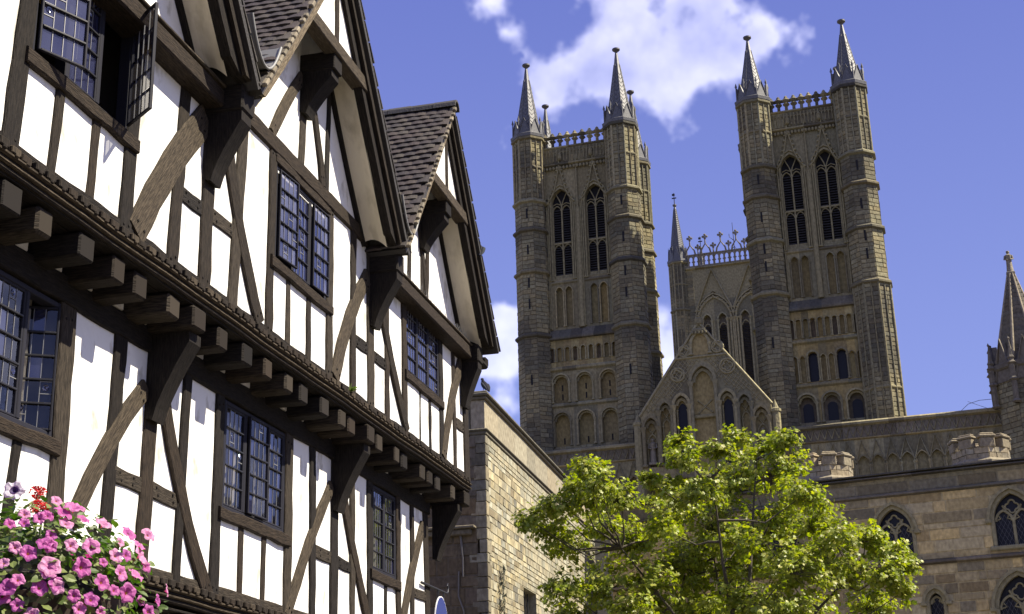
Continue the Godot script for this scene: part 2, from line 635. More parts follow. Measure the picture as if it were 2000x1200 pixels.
# A leaded window of several lights in a dark frame, with the unlit room behind it.
func window(par: Node, x0: float, x1: float, y0: float, y1: float, z: float, lights: int, sd: int, opened := [], curtains := []) -> Node3D:
	var w := node("window", par)
	var f := 0.05
	var mb := MB.new()
	mb.box(Vector3(x0, y0, z - 0.1), Vector3(x0 + f, y1, z + 0.012), 0.008)
	mb.box(Vector3(x1 - f, y0, z - 0.1), Vector3(x1, y1, z + 0.012), 0.008)
	mb.box(Vector3(x0 + f, y0, z - 0.1), Vector3(x1 - f, y0 + f, z + 0.011), 0.008)
	mb.box(Vector3(x0 + f, y1 - f, z - 0.1), Vector3(x1 - f, y1, z + 0.011), 0.008)
	var lw := (x1 - x0 - f) / lights
	for i in range(1, lights):
		var x := x0 + f * 0.5 + lw * i
		mb.box(Vector3(x - f * 0.5, y0 + f, z - 0.1), Vector3(x + f * 0.5, y1 - f, z + 0.012), 0.008)
	put(mb, "frame", M.frame, w)
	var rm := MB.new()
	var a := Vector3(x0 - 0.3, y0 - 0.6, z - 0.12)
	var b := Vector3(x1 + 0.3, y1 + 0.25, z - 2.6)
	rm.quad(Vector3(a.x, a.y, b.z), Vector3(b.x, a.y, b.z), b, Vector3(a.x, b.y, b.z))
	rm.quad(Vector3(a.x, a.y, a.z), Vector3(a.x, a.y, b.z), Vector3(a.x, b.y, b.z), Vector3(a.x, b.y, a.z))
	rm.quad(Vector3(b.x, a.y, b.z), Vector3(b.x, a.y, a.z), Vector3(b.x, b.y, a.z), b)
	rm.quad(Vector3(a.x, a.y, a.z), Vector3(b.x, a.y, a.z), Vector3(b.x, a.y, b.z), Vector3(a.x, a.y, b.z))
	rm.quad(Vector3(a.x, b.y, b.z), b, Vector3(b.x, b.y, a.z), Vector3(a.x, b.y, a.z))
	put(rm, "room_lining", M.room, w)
	for i in lights:
		var cx := x0 + f * 0.5 + lw * i + f * 0.5 + 0.002
		var h := 0.0
		var left := true
		for o: Array in opened:
			if o[0] == i:
				h = o[1]
				left = o[2]
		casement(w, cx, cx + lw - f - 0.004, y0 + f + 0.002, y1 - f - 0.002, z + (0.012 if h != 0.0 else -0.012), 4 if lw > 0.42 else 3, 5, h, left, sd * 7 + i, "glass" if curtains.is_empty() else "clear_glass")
	for k: Array in curtains:   # pleated curtains hanging a little behind the panes
		var cu := MB.new()
		var n := int((k[1] - k[0]) / 0.022)
		var px: Array = []
		for j in n + 1:
			px.append(Vector2(lerpf(k[0], k[1], float(j) / n) + rr(-0.006, 0.006), z - 0.2 + 0.028 * sin(j * 1.9) + rr(-0.008, 0.008)))
		for j in n:
			cu.quad(Vector3(px[j].x, y0 - 0.1, px[j].y), Vector3(px[j + 1].x, y0 - 0.1, px[j + 1].y), Vector3(px[j + 1].x, y1 + 0.05, px[j + 1].y), Vector3(px[j].x, y1 + 0.05, px[j].y))
		put(cu, "curtain", M.curtain, w)
	return w


func joist(par: Node, x: float, w: float, y0: float, y1: float, z0: float, z1: float, m := "") -> void:
	var mb := MB.new()
	mb.ga = Vector3.BACK
	mb.uo = Vector2(rr(0, 9), rr(0, 9))
	mb.xf = Transform3D(Basis(Vector3.UP, rr(-0.04, 0.04)) * Basis(Vector3.BACK, rr(-0.03, 0.03)), Vector3(x, rr(-0.006, 0.0), 0))
	mb.box(Vector3(-w / 2, y0, z0), Vector3(w / 2, y1, z1), rr(0.012, 0.026))
	put(mb, "joist", M[m if m else ["oak", "oak_brown", "oak_black", "oak_worn"][rng.randi() % 4]], par)


# A knee bracket with a curved front, thick along x.
func bracket(par: Node, called: String, x: float, w: float, yb: float, yt: float, zw: float, zo: float, foot: float) -> void:
	var poly := PackedVector2Array([Vector2(zw, yt), Vector2(zw, yb), Vector2(zw + foot, yb - 0.02)])
	for i in range(0, 11):
		var t := i / 10.0
		poly.append(Vector2(lerpf(zw + foot + 0.015, zo, pow(t, 1.22)), lerpf(yb + 0.03, yt - 0.1, pow(t, 0.97))))
	poly.append(Vector2(zo, yt))
	var mb := MB.new()
	mb.uo = Vector2(rr(0, 9), rr(0, 9))
	mb.xf = Transform3D(Basis(Vector3(0, 0, 1), Vector3(0, 1, 0), Vector3(-1, 0, 0)), Vector3(x, 0, 0))
	mb.extrude(poly, -w / 2, w / 2)
	put(mb, called, M.oak_dark, par)


# A moulded jetty fascia: stacked rolls, and a crest of small upright blocks along the top.
func fascia(par: Node, x0: float, x1: float, y0: float, y1: float, z: float) -> void:
	var hgt := y1 - y0
	for k: Array in [[0.0, 0.24, 0.03, "oak"], [0.25, 0.42, 0.058, "oak_grey"], [0.43, 0.56, 0.042, "oak_dark"], [0.57, 0.78, 0.07, "oak_grey"]]:
		var mb := MB.new()
		mb.ga = Vector3.RIGHT
		mb.uo = Vector2(rr(0, 9), rr(0, 9))
		mb.xf = Transform3D(Basis.IDENTITY, Vector3(0, y0, z))
		var ya: float = k[0] * hgt
		var yb: float = k[1] * hgt
		var prof: Array[Vector2] = [Vector2(-0.1, ya), Vector2(k[2] * 0.6, ya), Vector2(k[2], lerpf(ya, yb, 0.3)), Vector2(k[2], lerpf(ya, yb, 0.7)), Vector2(k[2] * 0.6, yb), Vector2(-0.1, yb)]
		var n := int((x1 - x0) / 0.5)
		for s in n:
			var a := lerpf(x0, x1, float(s) / n)
			var b := lerpf(x0, x1, float(s + 1) / n)
			var da := sin(a * 1.7) * 0.006 + sin(a * 4.1) * 0.004
			var db := sin(b * 1.7) * 0.006 + sin(b * 4.1) * 0.004
			for i in prof.size() - 1:
				mb.quad(Vector3(a, prof[i].y + da, prof[i].x), Vector3(b, prof[i].y + db, prof[i].x), Vector3(b, prof[i + 1].y + db, prof[i + 1].x), Vector3(a, prof[i + 1].y + da, prof[i + 1].x))
		for e: float in [x0, x1]:
			for i in range(1, prof.size() - 1):
				mb.to(Vector3(e, prof[0].y, prof[0].x), Vector3(e, prof[i].y, prof[i].x), Vector3(e, prof[i + 1].y, prof[i + 1].x), Vector3.RIGHT * (e - x0 - 0.01))
		put(mb, "moulding", M[k[3]], par)
	var shapes: Array[ArrayMesh] = []
	for i in 5:
		var mb := MB.new()
		mb.uo = Vector2(rr(0, 9), rr(0, 9))
		var a := rr(0.058, 0.068)
		mb.box(Vector3(-a, 0, -0.06), Vector3(a, rr(0.06, 0.072), rr(0.066, 0.078)), 0.01)
		mb.box(Vector3(-a * 0.4, -0.02, 0.03), Vector3(a * 0.4, 0.015, 0.085), 0.008)
		shapes.append(mb.mesh([M.oak_brown, M.oak, M.oak_grey][i % 3]))
	var x := x0 + 0.08
	while x < x1 - 0.06:
		var o := put_mesh(shapes[rng.randi() % 5], "crest_block", par)
		o.position = Vector3(x, y0 + hgt * 0.78 + sin(x * 1.7) * 0.006 + sin(x * 4.1) * 0.004, z + rr(-0.006, 0.006))
		x += rr(0.158, 0.175)


# ---- one cross gable: front frame, soffits, roof slopes, tiles, all hung on the house
const RISE := 1.34
const HALF := 2.45


func roof_y(cx: float, top: float, x: float) -> float:
	return top - RISE * absf(x - cx)


func rake(par: Node, called: String, cx: float, top: float, side: float, d0: float, d1: float, xa: float, xb: float, z0: float, z1: float, m: String) -> void:
	# a band along one rake between vertical offsets d0 and d1 under the roof line
	var mb := MB.new()
	mb.ga = Vector3(side, -RISE, 0).normalized()
	mb.uo = Vector2(rr(0, 9), rr(0, 9))
	var n := 10
	var up: Array[Vector2] = []
	var dn: Array[Vector2] = []
	for i in n + 1:
		var dx := lerpf(xa, xb, float(i) / n)
		var sag := 0.05 * sin(PI * i / n)
		var floor_y := top - RISE * HALF + 0.03
		up.append(Vector2(cx + side * dx, maxf(floor_y + 0.01, top - RISE * dx - d0 - sag + rr(-0.006, 0.006))))
		dn.append(Vector2(cx + side * dx, maxf(floor_y, top - RISE * dx - d1 - sag + rr(-0.006, 0.006))))
	for i in n:
		var a := dn[i]
		var b := dn[i + 1]
		var d := up[i + 1]
		var e := up[i]
		mb.qo(Vector3(a.x, a.y, z1), Vector3(b.x, b.y, z1), Vector3(d.x, d.y, z1), Vector3(e.x, e.y, z1), Vector3.BACK)
		mb.qo(Vector3(a.x, a.y, z0), Vector3(b.x, b.y, z0), Vector3(d.x, d.y, z0), Vector3(e.x, e.y, z0), Vector3.FORWARD)
		mb.qo(Vector3(a.x, a.y, z0), Vector3(b.x, b.y, z0), Vector3(b.x, b.y, z1), Vector3(a.x, a.y, z1), Vector3(-side * RISE, -1, 0))
		mb.qo(Vector3(e.x, e.y, z0), Vector3(d.x, d.y, z0), Vector3(d.x, d.y, z1), Vector3(e.x, e.y, z1), Vector3(side * RISE, 1, 0))
	for i in [0, n]:
		mb.qo(Vector3(dn[i].x, dn[i].y, z0), Vector3(dn[i].x, dn[i].y, z1), Vector3(up[i].x, up[i].y, z1), Vector3(up[i].x, up[i].y, z0), Vector3(side * (1.0 if i else -1.0), 0, 0))
	put(mb, called, M[m], par)


func soffit(par: Node, cx: float, top: float, side: float, xa: float, xb: float) -> void:
	# coved plaster from the wall head up to the back of the barge board
	var mb := MB.new()
	var n := 8
	var k := 6
	var g: Array = []
	for i in n + 1:
		var row: Array[Vector3] = []
		var dx := lerpf(xa, xb, float(i) / n)
		for j in k + 1:
			var t := float(j) / k
			row.append(Vector3(cx + side * dx, top - RISE * dx - 0.40 - 0.07 * sin(PI * i / n) - 0.1 * t + 0.08 * sin(PI * t), lerpf(0.0, 0.35, t)))
		g.append(row)
	for i in n:
		for j in k:
			mb.qo(g[i][j], g[i + 1][j], g[i + 1][j + 1], g[i][j + 1], Vector3(-side, -1, 0.2))
	put(mb, "soffit", M.cream, par)
	# the timber that trims the cove at the wall
	rake(par, "wall_plate", cx, top, side, 0.39, 0.5, xa, xb, -0.05, 0.05, "oak_dark")


var tile_meshes: Array[ArrayMesh] = []
var tiles_left := 300


func make_tiles() -> void:
	var cols := [Color(0.05, 0.038, 0.032), Color(0.06, 0.046, 0.038), Color(0.045, 0.038, 0.034), Color(0.07, 0.053, 0.043), Color(0.075, 0.065, 0.048), Color(0.17, 0.065, 0.04)]
	for i in 12:
		var mb := MB.new()
		mb.col = cols[i % 5] if i < 11 else cols[5]
		tile_shape(mb, Transform3D.IDENTITY, 0.172)
		tile_meshes.append(mb.mesh(M.tile))


func tile_shape(mb: MB, t: Transform3D, w: float) -> void:  # x across, y up the slope, z out of it: a cambered clay tile, 0.27 long
	mb.xf = t
	var n := 3
	for i in n:
		var a := lerpf(-w / 2, w / 2, float(i) / n)
		var b := lerpf(-w / 2, w / 2, float(i + 1) / n)
		var za := 0.008 * (1.0 - pow(a / w * 2.0, 2))
		var zb := 0.008 * (1.0 - pow(b / w * 2.0, 2))
		mb.quad(Vector3(a, 0, 0.048 + za), Vector3(b, 0, 0.048 + zb), Vector3(b, 0.27, 0.012 + zb), Vector3(a, 0.27, 0.012 + za))
		mb.quad(Vector3(a, 0, 0.016 + za), Vector3(b, 0, 0.016 + zb), Vector3(b, 0, 0.048 + zb), Vector3(a, 0, 0.048 + za))
		mb.quad(Vector3(a, 0.27, 0.0), Vector3(b, 0.27, 0.0), Vector3(b, 0, 0.016 + zb), Vector3(a, 0, 0.016 + za))
	mb.quad(Vector3(-w / 2, 0, 0.016), Vector3(-w / 2, 0, 0.048), Vector3(-w / 2, 0.27, 0.012), Vector3(-w / 2, 0.27, 0.0))
	mb.quad(Vector3(w / 2, 0, 0.048), Vector3(w / 2, 0, 0.016), Vector3(w / 2, 0.27, 0.0), Vector3(w / 2, 0.27, 0.012))


func roof_slope(par: Node, cx: float, top: float, side: float, zf: float, zb: float, singles: int) -> void:
	var deck := MB.new()
	deck.col = Color(0.03, 0.025, 0.022)
	var nrm := Vector3(side * RISE, 1, 0).normalized()
	var a := Vector3(cx, top, zf)
	var b := Vector3(cx + side * HALF, top - RISE * HALF, zf)
	var dz := Vector3(0, 0, zb - zf)
	var th := nrm * -0.07
	deck.qo(a, b, b + dz, a + dz, nrm)
	deck.qo(a + th, b + th, b + dz + th, a + dz + th, -nrm)
	deck.qo(a, b, b + th, a + th, Vector3.BACK)
	deck.qo(b, b + dz, b + dz + th, b + th, Vector3(side, -1, 0))
	var ro := put(deck, "roof", M.tile, par)
	var upv := Vector3(-side, RISE, 0).normalized()
	var acr := upv.cross(nrm)
	var slope := HALF * sqrt(1.0 + RISE * RISE)
	var gauge := 0.142
	var rows := int(slope / gauge)
	var rest := MB.new()
	var cols := [Color(0.033, 0.028, 0.024), Color(0.038, 0.032, 0.027), Color(0.028, 0.025, 0.0225), Color(0.044, 0.037, 0.03), Color(0.05, 0.044, 0.031)]
	for col in int((zf - zb) / 0.172):
		for row in rows:
			var off := 0.086 if row % 2 else 0.0
			var z := zf - 0.075 - col * 0.172 - off + rr(-0.006, 0.006)
			var wave := 0.012 * sin(z * 1.9 + row * 0.35) + 0.006 * sin(z * 5.0 + row)
			var p := a - upv * (slope - (row * gauge)) + nrm * (0.006 + wave * 0.6) + upv * (wave + rr(-0.003, 0.003) - 0.02)
			p.z = z
			var bs := Basis(acr, upv, nrm) * Basis(Vector3.BACK, rr(-0.01, 0.01)) * Basis(Vector3.RIGHT, rr(-0.008, 0.012))
			if col < singles and tiles_left > 0:
				tiles_left -= 1
				var o := put_mesh(tile_meshes[rng.randi() % 12 if rng.randf() < 0.2 else rng.randi() % 11], "roof_tile", ro)
				o.transform = Transform3D(bs, p)
			else:
				rest.col = cols[rng.randi() % 5] * rr(0.85, 1.2)
				tile_shape(rest, Transform3D(bs, p), 0.172)
	put(rest, "roof_tile_courses", M.tile, ro, "stuff")
	if side > 0.0:
		return
	# mortar bedding and tile undercloak along the verge
	var mo := MB.new()
	mo.col = Color(0.3, 0.26, 0.19)
	var q := a - upv * slope
	for i in rows:
		if rng.randf() < 0.22:
			continue
		mo.xf = Transform3D(Basis(acr, upv, nrm), q + upv * (i * gauge + 0.03) + nrm * 0.002)
		var s := rr(0.02, 0.034)
		var z0 := -0.005 if acr.z > 0.0 else -0.06
		mo.col = Color(0.3, 0.26, 0.19) * rr(0.6, 1.15)
		mo.box(Vector3(z0 - rr(0.0, 0.05), rr(0, 0.05), -0.02), Vector3(z0 + 0.062, rr(0.09, 0.16), s), 0.012)
	put(mo, "verge_mortar", M.stone, ro)


func gable(par: Node, cx: float, top: float, front: bool, singles: int, ends := true) -> void:
	var eave := top - RISE * HALF
	for s: float in [-1.0, 1.0]:
		soffit(par, cx, top, s, 0.66, HALF - 0.36)
		rake(par, "barge_board", cx, top, s, 0.05, 0.52 if s > 0 else 0.36, 0.0 if s < 0 else 0.02, HALF - 0.02, 0.34, 0.45, "oak_dark")
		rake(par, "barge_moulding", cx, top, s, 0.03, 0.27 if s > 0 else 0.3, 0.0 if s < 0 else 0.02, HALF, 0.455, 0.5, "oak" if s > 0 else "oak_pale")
		roof_slope(par, cx, top, s, 0.55, -3.2 if front else -2.4, singles if s < 0 else 0)
	# ridge tiles
	var n := 10
	for i in n:
		var mb := MB.new()
		mb.col = Color(0.07, 0.065, 0.058) * rr(0.8, 1.25)
		mb.xf = Transform3D(Basis(Vector3.RIGHT, Vector3(0, 0, -1), Vector3.UP), Vector3(cx, top - 0.05 + rr(-0.006, 0.006), 0.6 - i * 0.37))
		for k in 6:
			var a := PI * k / 6.0
			var b := PI * (k + 1) / 6.0
			for r: float in [0.13, 0.105]:
				mb.qo(Vector3(cos(a) * r, 0.0, sin(a) * r * 1.1), Vector3(cos(b) * r, 0.0, sin(b) * r * 1.1), Vector3(cos(b) * r, 0.36, sin(b) * r * 1.1), Vector3(cos(a) * r, 0.36, sin(a) * r * 1.1), Vector3(cos(a), 0, sin(a)) * (1.0 if r > 0.12 else -1.0))
			for y: float in [0.0, 0.36]:
				mb.qo(Vector3(cos(a) * 0.105, y, sin(a) * 0.115), Vector3(cos(b) * 0.105, y, sin(b) * 0.115), Vector3(cos(b) * 0.13, y, sin(b) * 0.143), Vector3(cos(a) * 0.13, y, sin(a) * 0.143), Vector3(0, y - 0.1, 0))
		put(mb, "ridge_tile", M.tile, par)
	# collar, the plastered triangle above it, king stud
	var cy := top - 1.62
	var hx := (top - cy - 0.0) / RISE - 0.3
	beam(par, "collar", Vector3(cx - hx - 0.12, cy, 0.3), Vector3(cx + hx + 0.12, cy + 0.18, 0.475), Vector3.RIGHT, "oak_grey")
	var tri := MB.new()
	tri.extrude(PackedVector2Array([Vector2(cx - hx, cy + 0.1), Vector2(cx + hx, cy + 0.1), Vector2(cx, top - 0.2)]), 0.28, 0.4)
	put(tri, "plaster_panel", M.plaster, par)
	tl(par, "king_stud", cx + 0.02, cy + 0.15, cx, top - 0.3, 0.12, 0.42, "oak_brown")
	# purlin end on its bracket under the middle of the collar
	beam(par, "purlin_end", Vector3(cx - 0.13, cy - 0.2, -0.1), Vector3(cx + 0.13, cy + 0.04, 0.44), Vector3.BACK, "oak_dark")
	bracket(par, "bracket", cx, 0.24, cy - 0.72, cy - 0.19, 0.0, 0.4, 0.08)
	# the wall behind the gable, up to the roof
	var wall := MB.new()
	wall.extrude(PackedVector2Array([Vector2(cx - HALF + 0.1, eave - 0.1), Vector2(cx + HALF - 0.1, eave - 0.1), Vector2(cx + HALF - 0.1, eave + 0.02), Vector2(cx, top - 0.16), Vector2(cx - HALF + 0.1, eave + 0.02)]), -0.12, -0.004)
	put(wall, "plaster_panel", M.plaster, par)


func build_house() -> void:
	var H := node("timber_framed_house", self, frame(13.6, 6.0))
	tag(H, "black and white timber-framed house with three gables and jettied upper floor", "house")
	make_tiles()
	# ---- upper floor, wall plane z = 0
	var z := 0.026
	var sole := 6.3
	var plate := 8.42
	tl(H, "sole_plate", 6.6, 6.37, 21.5, 6.35, 0.14, 0.02)
	for p: Array in [["corner_post", 7.1, 7.1, .24], ["post", 8.62, 8.76, .23], ["post", 10.40, 10.47, .2], ["post", 11.29, 11.42, .2], ["main_post", 11.96, 11.97, .25], ["stud", 12.60, 12.74, .21], ["post", 13.54, 13.53, .19], ["post", 15.34, 15.3, .2], ["stud", 16.15, 16.13, .17], ["main_post", 16.84, 16.77, .25], ["stud", 17.5, 17.45, .16], ["post", 18.27, 18.19, .2], ["post", 20.04, 19.98, .2], ["stud", 20.75, 20.66, .16], ["corner_post", 21.4, 21.3, .26]]:
		tl(H, p[0], p[1], sole, p[2], plate + 0.2, p[3], z)
	for p: Array in [[9.21, 9.26, .12], [9.8, 9.83, .12], [14.08, 14.06, .13], [14.68, 14.68, .13], [18.95, 18.95, .035], [19.45, 19.42, .1]]:
		tl(H, "short_stud", p[0], sole, p[1], 7.18, p[2], z - 0.006)
	for p: Array in [[8.7, 10.5], [13.5, 15.36], [18.2, 20.05]]:
		tl(H, "sill", p[0], 7.2, p[1], 7.2, 0.13, z + 0.03, "oak_brown")
	for p: Array in [[11.4, 7.13, 11.9, 7.15], [12.02, 7.16, 12.62, 7.18], [16.2, 7.1, 16.75, 7.12], [16.9, 7.1, 17.48, 7.12], [20.68, 7.12, 21.3, 7.14]]:
		tl(H, "rail", p[0], p[1], p[2], p[3], 0.17, z - 0.004)
	tl(H, "brace", 10.58, 6.4, 11.82, 8.12, 0.31, z + 0.014, "oak_grey", 0.06)
	tl(H, "brace", 13.28, 6.4, 12.28, 8.25, 0.23, z + 0.012, "oak", 0.09)
	tl(H, "brace", 15.52, 6.4, 16.66, 8.1, 0.25, z + 0.014, "oak_grey", 0.12)
	tl(H, "brace", 18.32, 6.4, 17.1, 8.1, 0.2, z + 0.012, "oak", 0.08)
	tl(H, "brace", 20.06, 6.4, 21.1, 8.2, 0.22, z + 0.014, "oak_grey", 0.08)
	tl(H, "brace", 8.3, 6.4, 7.3, 8.1, 0.25, z + 0.012)
	# wall plates and the low gable wall above them
	tl(H, "wall_plate", 12.05, 8.62, 16.75, 8.62, 0.2, z + 0.016, "oak_brown")
	tl(H, "wall_plate", 7.0, 8.42, 11.9, 8.42, 0.2, z)
	tl(H, "wall_plate", 16.9, 8.42, 21.4, 8.42, 0.2, z)
	for p: Array in [[12.93, 8.72, 12.96, 9.7, .12], [14.36, 8.72, 14.4, 9.6, .17], [15.17, 8.72, 15.22, 10.2, .12], [18.46, 8.3, 18.5, 9.6, .13], [19.3, 8.3, 19.42, 10.0, .13], [19.1, 8.3, 19.12, 9.4, .16], [9.1, 8.4, 9.1, 9.6, .14], [9.9, 8.4, 9.9, 9.6, .14]]:
		tl(H, "gable_stud", p[0], p[1], p[2], p[3], p[4], z - 0.008)
	tl(H, "brace", 13.47, 8.72, 14.3, 9.85, 0.16, z + 0.004, "oak_grey", 0.03)
	tl(H, "brace", 15.02, 8.72, 14.62, 9.75, 0.15, z + 0.004, "oak", -0.04)
	tl(H, "brace", 19.36, 8.35, 18.95, 9.75, 0.14, z + 0.002, "oak", -0.03)
	# plaster between the upper timbers (windows stay open)
	var xs := [7.1, 8.69, 10.44, 11.35, 11.96, 12.68, 13.53, 15.32, 16.14, 16.8, 17.48, 18.23, 20.01, 20.7, 21.35]
	for i in xs.size() - 1:
		if i in [1, 6, 11]:
			var ms: Array = {1: [9.24, 9.82], 6: [14.07, 14.68], 11: [18.95, 19.43]}[i]
			var a: float = xs[i]
			for m: float in ms + [xs[i + 1]]:
				plaster_panel(H, a, m, 6.28, 7.17, 0.0)
				a = m
			tl(H, "lintel", xs[i] + 0.05, 8.475, xs[i + 1] - 0.05, 8.475, 0.115, z + 0.008)
		else:
			if i in [3, 4, 8, 9, 13]:
				plaster_panel(H, xs[i], xs[i + 1], 6.28, 7.12, 0.0)
				plaster_panel(H, xs[i], xs[i + 1], 7.12, 8.6, 0.0)
			else:
				plaster_panel(H, xs[i], xs[i + 1], 6.28, 8.6, 0.0)
	window(H, 8.8, 10.36, 7.26, 8.42, -0.005, 3, 3, [[0, 24.0, true], [2, 54.0, false]])
	window(H, 13.64, 15.22, 7.26, 8.42, -0.005, 3, 5, [[0, 5.0, true], [2, 3.0, true]])
	window(H, 18.3, 19.94, 7.26, 8.4, -0.005, 3, 8)
	# a yellow strip lamp hangs in the room behind the near upper window
	var lamp := MB.new()
	lamp.xf = Transform3D(Basis(Vector3.UP, 0.1), Vector3(9.75, 8.38, -0.5))
	lamp.box(Vector3(-0.5, -0.05, -0.1), Vector3(0.6, 0.04, 0.1), 0.03)
	var ym := simple(lin(0.75, 0.5, 0.03), 0.5)
	put(lamp, "ceiling_panel", ym, H)
	# eaves beams of the near and far gable, jettied a little from the wall
	for p: Array in [[7.05, 11.85], [16.95, 21.3]]:
		beam(H, "tie_beam", Vector3(p[0], 8.22, -0.1), Vector3(p[1], 8.42, 0.215), Vector3.RIGHT, "oak_brown", 0.02)
		beam(H, "tie_beam_cap", Vector3(p[0], 8.425, 0.0), Vector3(p[1], 8.46, 0.235), Vector3.RIGHT, "oak_grey", 0.01)
	# corner brackets with their beam ends
	for x: float in [7.05, 11.96, 16.85, 21.2]:
		var reach := 0.31 if x > 20.0 else 0.4
		bracket(H, "bracket", x, 0.23, 7.46, 8.17, 0.02, reach, 0.07)
		beam(H, "beam_end", Vector3(x - 0.14, 8.172, -0.1), Vector3(x + 0.14, 8.46, reach + 0.02), Vector3.BACK, "oak_dark", 0.02)
	gable(H, 9.5, 11.72, false, 0)
	gable(H, 14.4, 11.72, true, 5)
	gable(H, 19.1, 11.72, true, 8)
	# boarded valleys between the gables, with a lead lip
	for x: float in [11.95, 16.76]:
		for i in 2:
			var y := 8.46 + i * 0.14
			var w := 0.06 + (i + 1) * 0.1
			var mb := MB.new()
			mb.ga = Vector3.RIGHT
			mb.uo = Vector2(rr(0, 9), rr(0, 9))
			mb.extrude(PackedVector2Array([Vector2(x - w + 0.1, y), Vector2(x + w - 0.1, y), Vector2(x + w, y + 0.137), Vector2(x - w, y + 0.137)]), 0.3, 0.47 + i * 0.004)
			put(mb, "valley_board", M.oak, H)
		var ld := MB.new()
		var p: Array = []
		var r: Array = []
		for i in 13:
			var t := (i - 6) / 6.0
			p.append(Vector3(x + 0.04 + t * 0.37, 8.7 + 0.42 * t * t, 0.58))
			r.append(0.015)
		ld.tube(p, r, 6)
		for i in 12:
			ld.qo(p[i], p[i + 1], (p[i + 1] as Vector3) + Vector3(0, 0.03, -3.0), (p[i] as Vector3) + Vector3(0, 0.03, -3.0), Vector3.UP)
		put(ld, "lead_valley", M.pale_lead, H)
	var sp := MB.new()
	for i in 46:
		var x := 17.2 + i * 0.085
		for s in 2:
			sp.tube([Vector3(x, 8.455, 0.17), Vector3(x + rr(-0.05, 0.05), 8.455 + rr(0.1, 0.16), 0.17 + rr(-0.04, 0.05))], [0.0022, 0.0016], 3, false)
	put(sp, "bird_spikes", M.came, H)
	# gutter end over the far corner
	var gu := MB.new()
	gu.box(Vector3(21.4, 8.3, 0.1), Vector3(22.02, 8.4, 0.24), 0.03)
	gu.box(Vector3(21.9, 8.34, 0.1), Vector3(22.05, 8.5, 0.24), 0.03)
	put(gu, "gutter", M.oak_dark, H)
	# ---- first floor, wall plane z = -0.5
	z = -0.474
	tl(H, "sole_plate", 6.6, 3.62, 20.95, 3.62, 0.16, -0.48)
	for p: Array in [["post", 8.2, 8.25, .2], ["post", 10.45, 10.42, .23], ["stud", 11.27, 11.34, .2], ["main_post", 11.96, 12.0, .25], ["stud", 12.66, 12.7, .16], ["post", 13.5, 13.48, .21], ["post", 15.42, 15.36, .22], ["stud", 16.2, 16.11, .17], ["main_post", 16.9, 16.87, .25], ["stud", 17.58, 17.52, .16], ["post", 18.27, 18.21, .2], ["post", 19.47, 19.42, .18], ["stud", 20.1, 20.09, .16], ["corner_post", 20.9, 20.74, .22]]:
		tl(H, p[0], p[1], 3.56, p[2], 5.75, p[3], z)
	for p: Array in [[9.76, 9.84, .13], [14.13, 14.11, .13], [14.73, 14.73, .12], [18.9, 18.9, .11], [9.0, 9.0, .13]]:
		tl(H, "short_stud", p[0], 3.56, p[1], 4.45, p[2], z - 0.006)
	for p: Array in [[8.3, 10.4], [13.5, 15.4], [18.22, 19.47]]:
		tl(H, "sill", p[0], 4.45, p[1], 4.44, 0.13, z + 0.03, "oak_brown")
	for p: Array in [[11.36, 4.42, 11.86, 4.42], [12.06, 4.42, 12.64, 4.4], [16.26, 4.46, 16.8, 4.45], [16.98, 4.44, 17.5, 4.42], [20.1, 4.44, 20.8, 4.44]]:
		tl(H, "rail", p[0], p[1], p[2], p[3], 0.16, z - 0.004)
	tl(H, "brace", 10.7, 3.86, 11.84, 5.36, 0.2, z + 0.014, "oak_grey", 0.07)
	tl(H, "brace", 13.36, 3.56, 12.2, 5.4, 0.2, z + 0.012, "oak_brown", 0.1)
	tl(H, "brace", 15.4, 3.58, 16.74, 5.36, 0.19, z + 0.014, "oak_grey", 0.05)
	tl(H, "brace", 18.35, 3.6, 17.1, 5.45, 0.2, z + 0.012, "oak_brown", 0.06)
	tl(H, "brace", 19.6, 3.9, 20.6, 5.5, 0.2, z + 0.014, "oak_grey", 0.06)
	tl(H, "wall_plate", 6.6, 5.83, 20.9, 5.83, 0.24, z + 0.02, "oak_dark")
	xs = [7.0, 8.22, 10.43, 11.3, 11.98, 12.68, 13.49, 15.39, 16.15, 16.88, 17.55, 18.24, 19.44, 20.1, 20.82]
	for i in xs.size() - 1:
		if i in [1, 6, 11]:
			var ms: Array = {1: [9.0, 9.8], 6: [14.12, 14.73], 11: [18.9]}[i]
			var a: float = xs[i]
			for m: float in ms + [xs[i + 1]]:
				plaster_panel(H, a, m, 3.58, 4.43, -0.5)
				a = m
		else:
			if i in [3, 4, 8, 9, 13]:
				plaster_panel(H, xs[i], xs[i + 1], 3.58, 4.43, -0.5)
				plaster_panel(H, xs[i], xs[i + 1], 4.43, 5.8, -0.5)
			else:
				plaster_panel(H, xs[i], xs[i + 1], 3.58, 5.8, -0.5)
	window(H, 8.35, 10.33, 4.51, 5.7, -0.505, 4, 11, [[3, -58.0, false]], [[9.98, 10.2]])
	window(H, 13.61, 15.28, 4.51, 5.7, -0.505, 3, 13, [[1, 2.0, true]], [[13.55, 13.95], [14.1, 14.5], [14.85, 15.3]])
	window(H, 18.35, 19.37, 4.51, 5.7, -0.505, 2, 17, [], [[18.3, 18.7], [19.0, 19.25]])
	# upper jetty: boards, joists, cream infill between their backs, main beams on brackets, moulded fascia
	for i in 4:
		beam(H, "floor_board", Vector3(6.6, 6.125 + i * 0.001, -0.56 + i * 0.14), Vector3(21.45, 6.15 + i * 0.001, -0.43 + i * 0.14), Vector3.RIGHT, "oak_dark", 0.004)
	var jx: Array = [7.7, 8.25, 8.75]
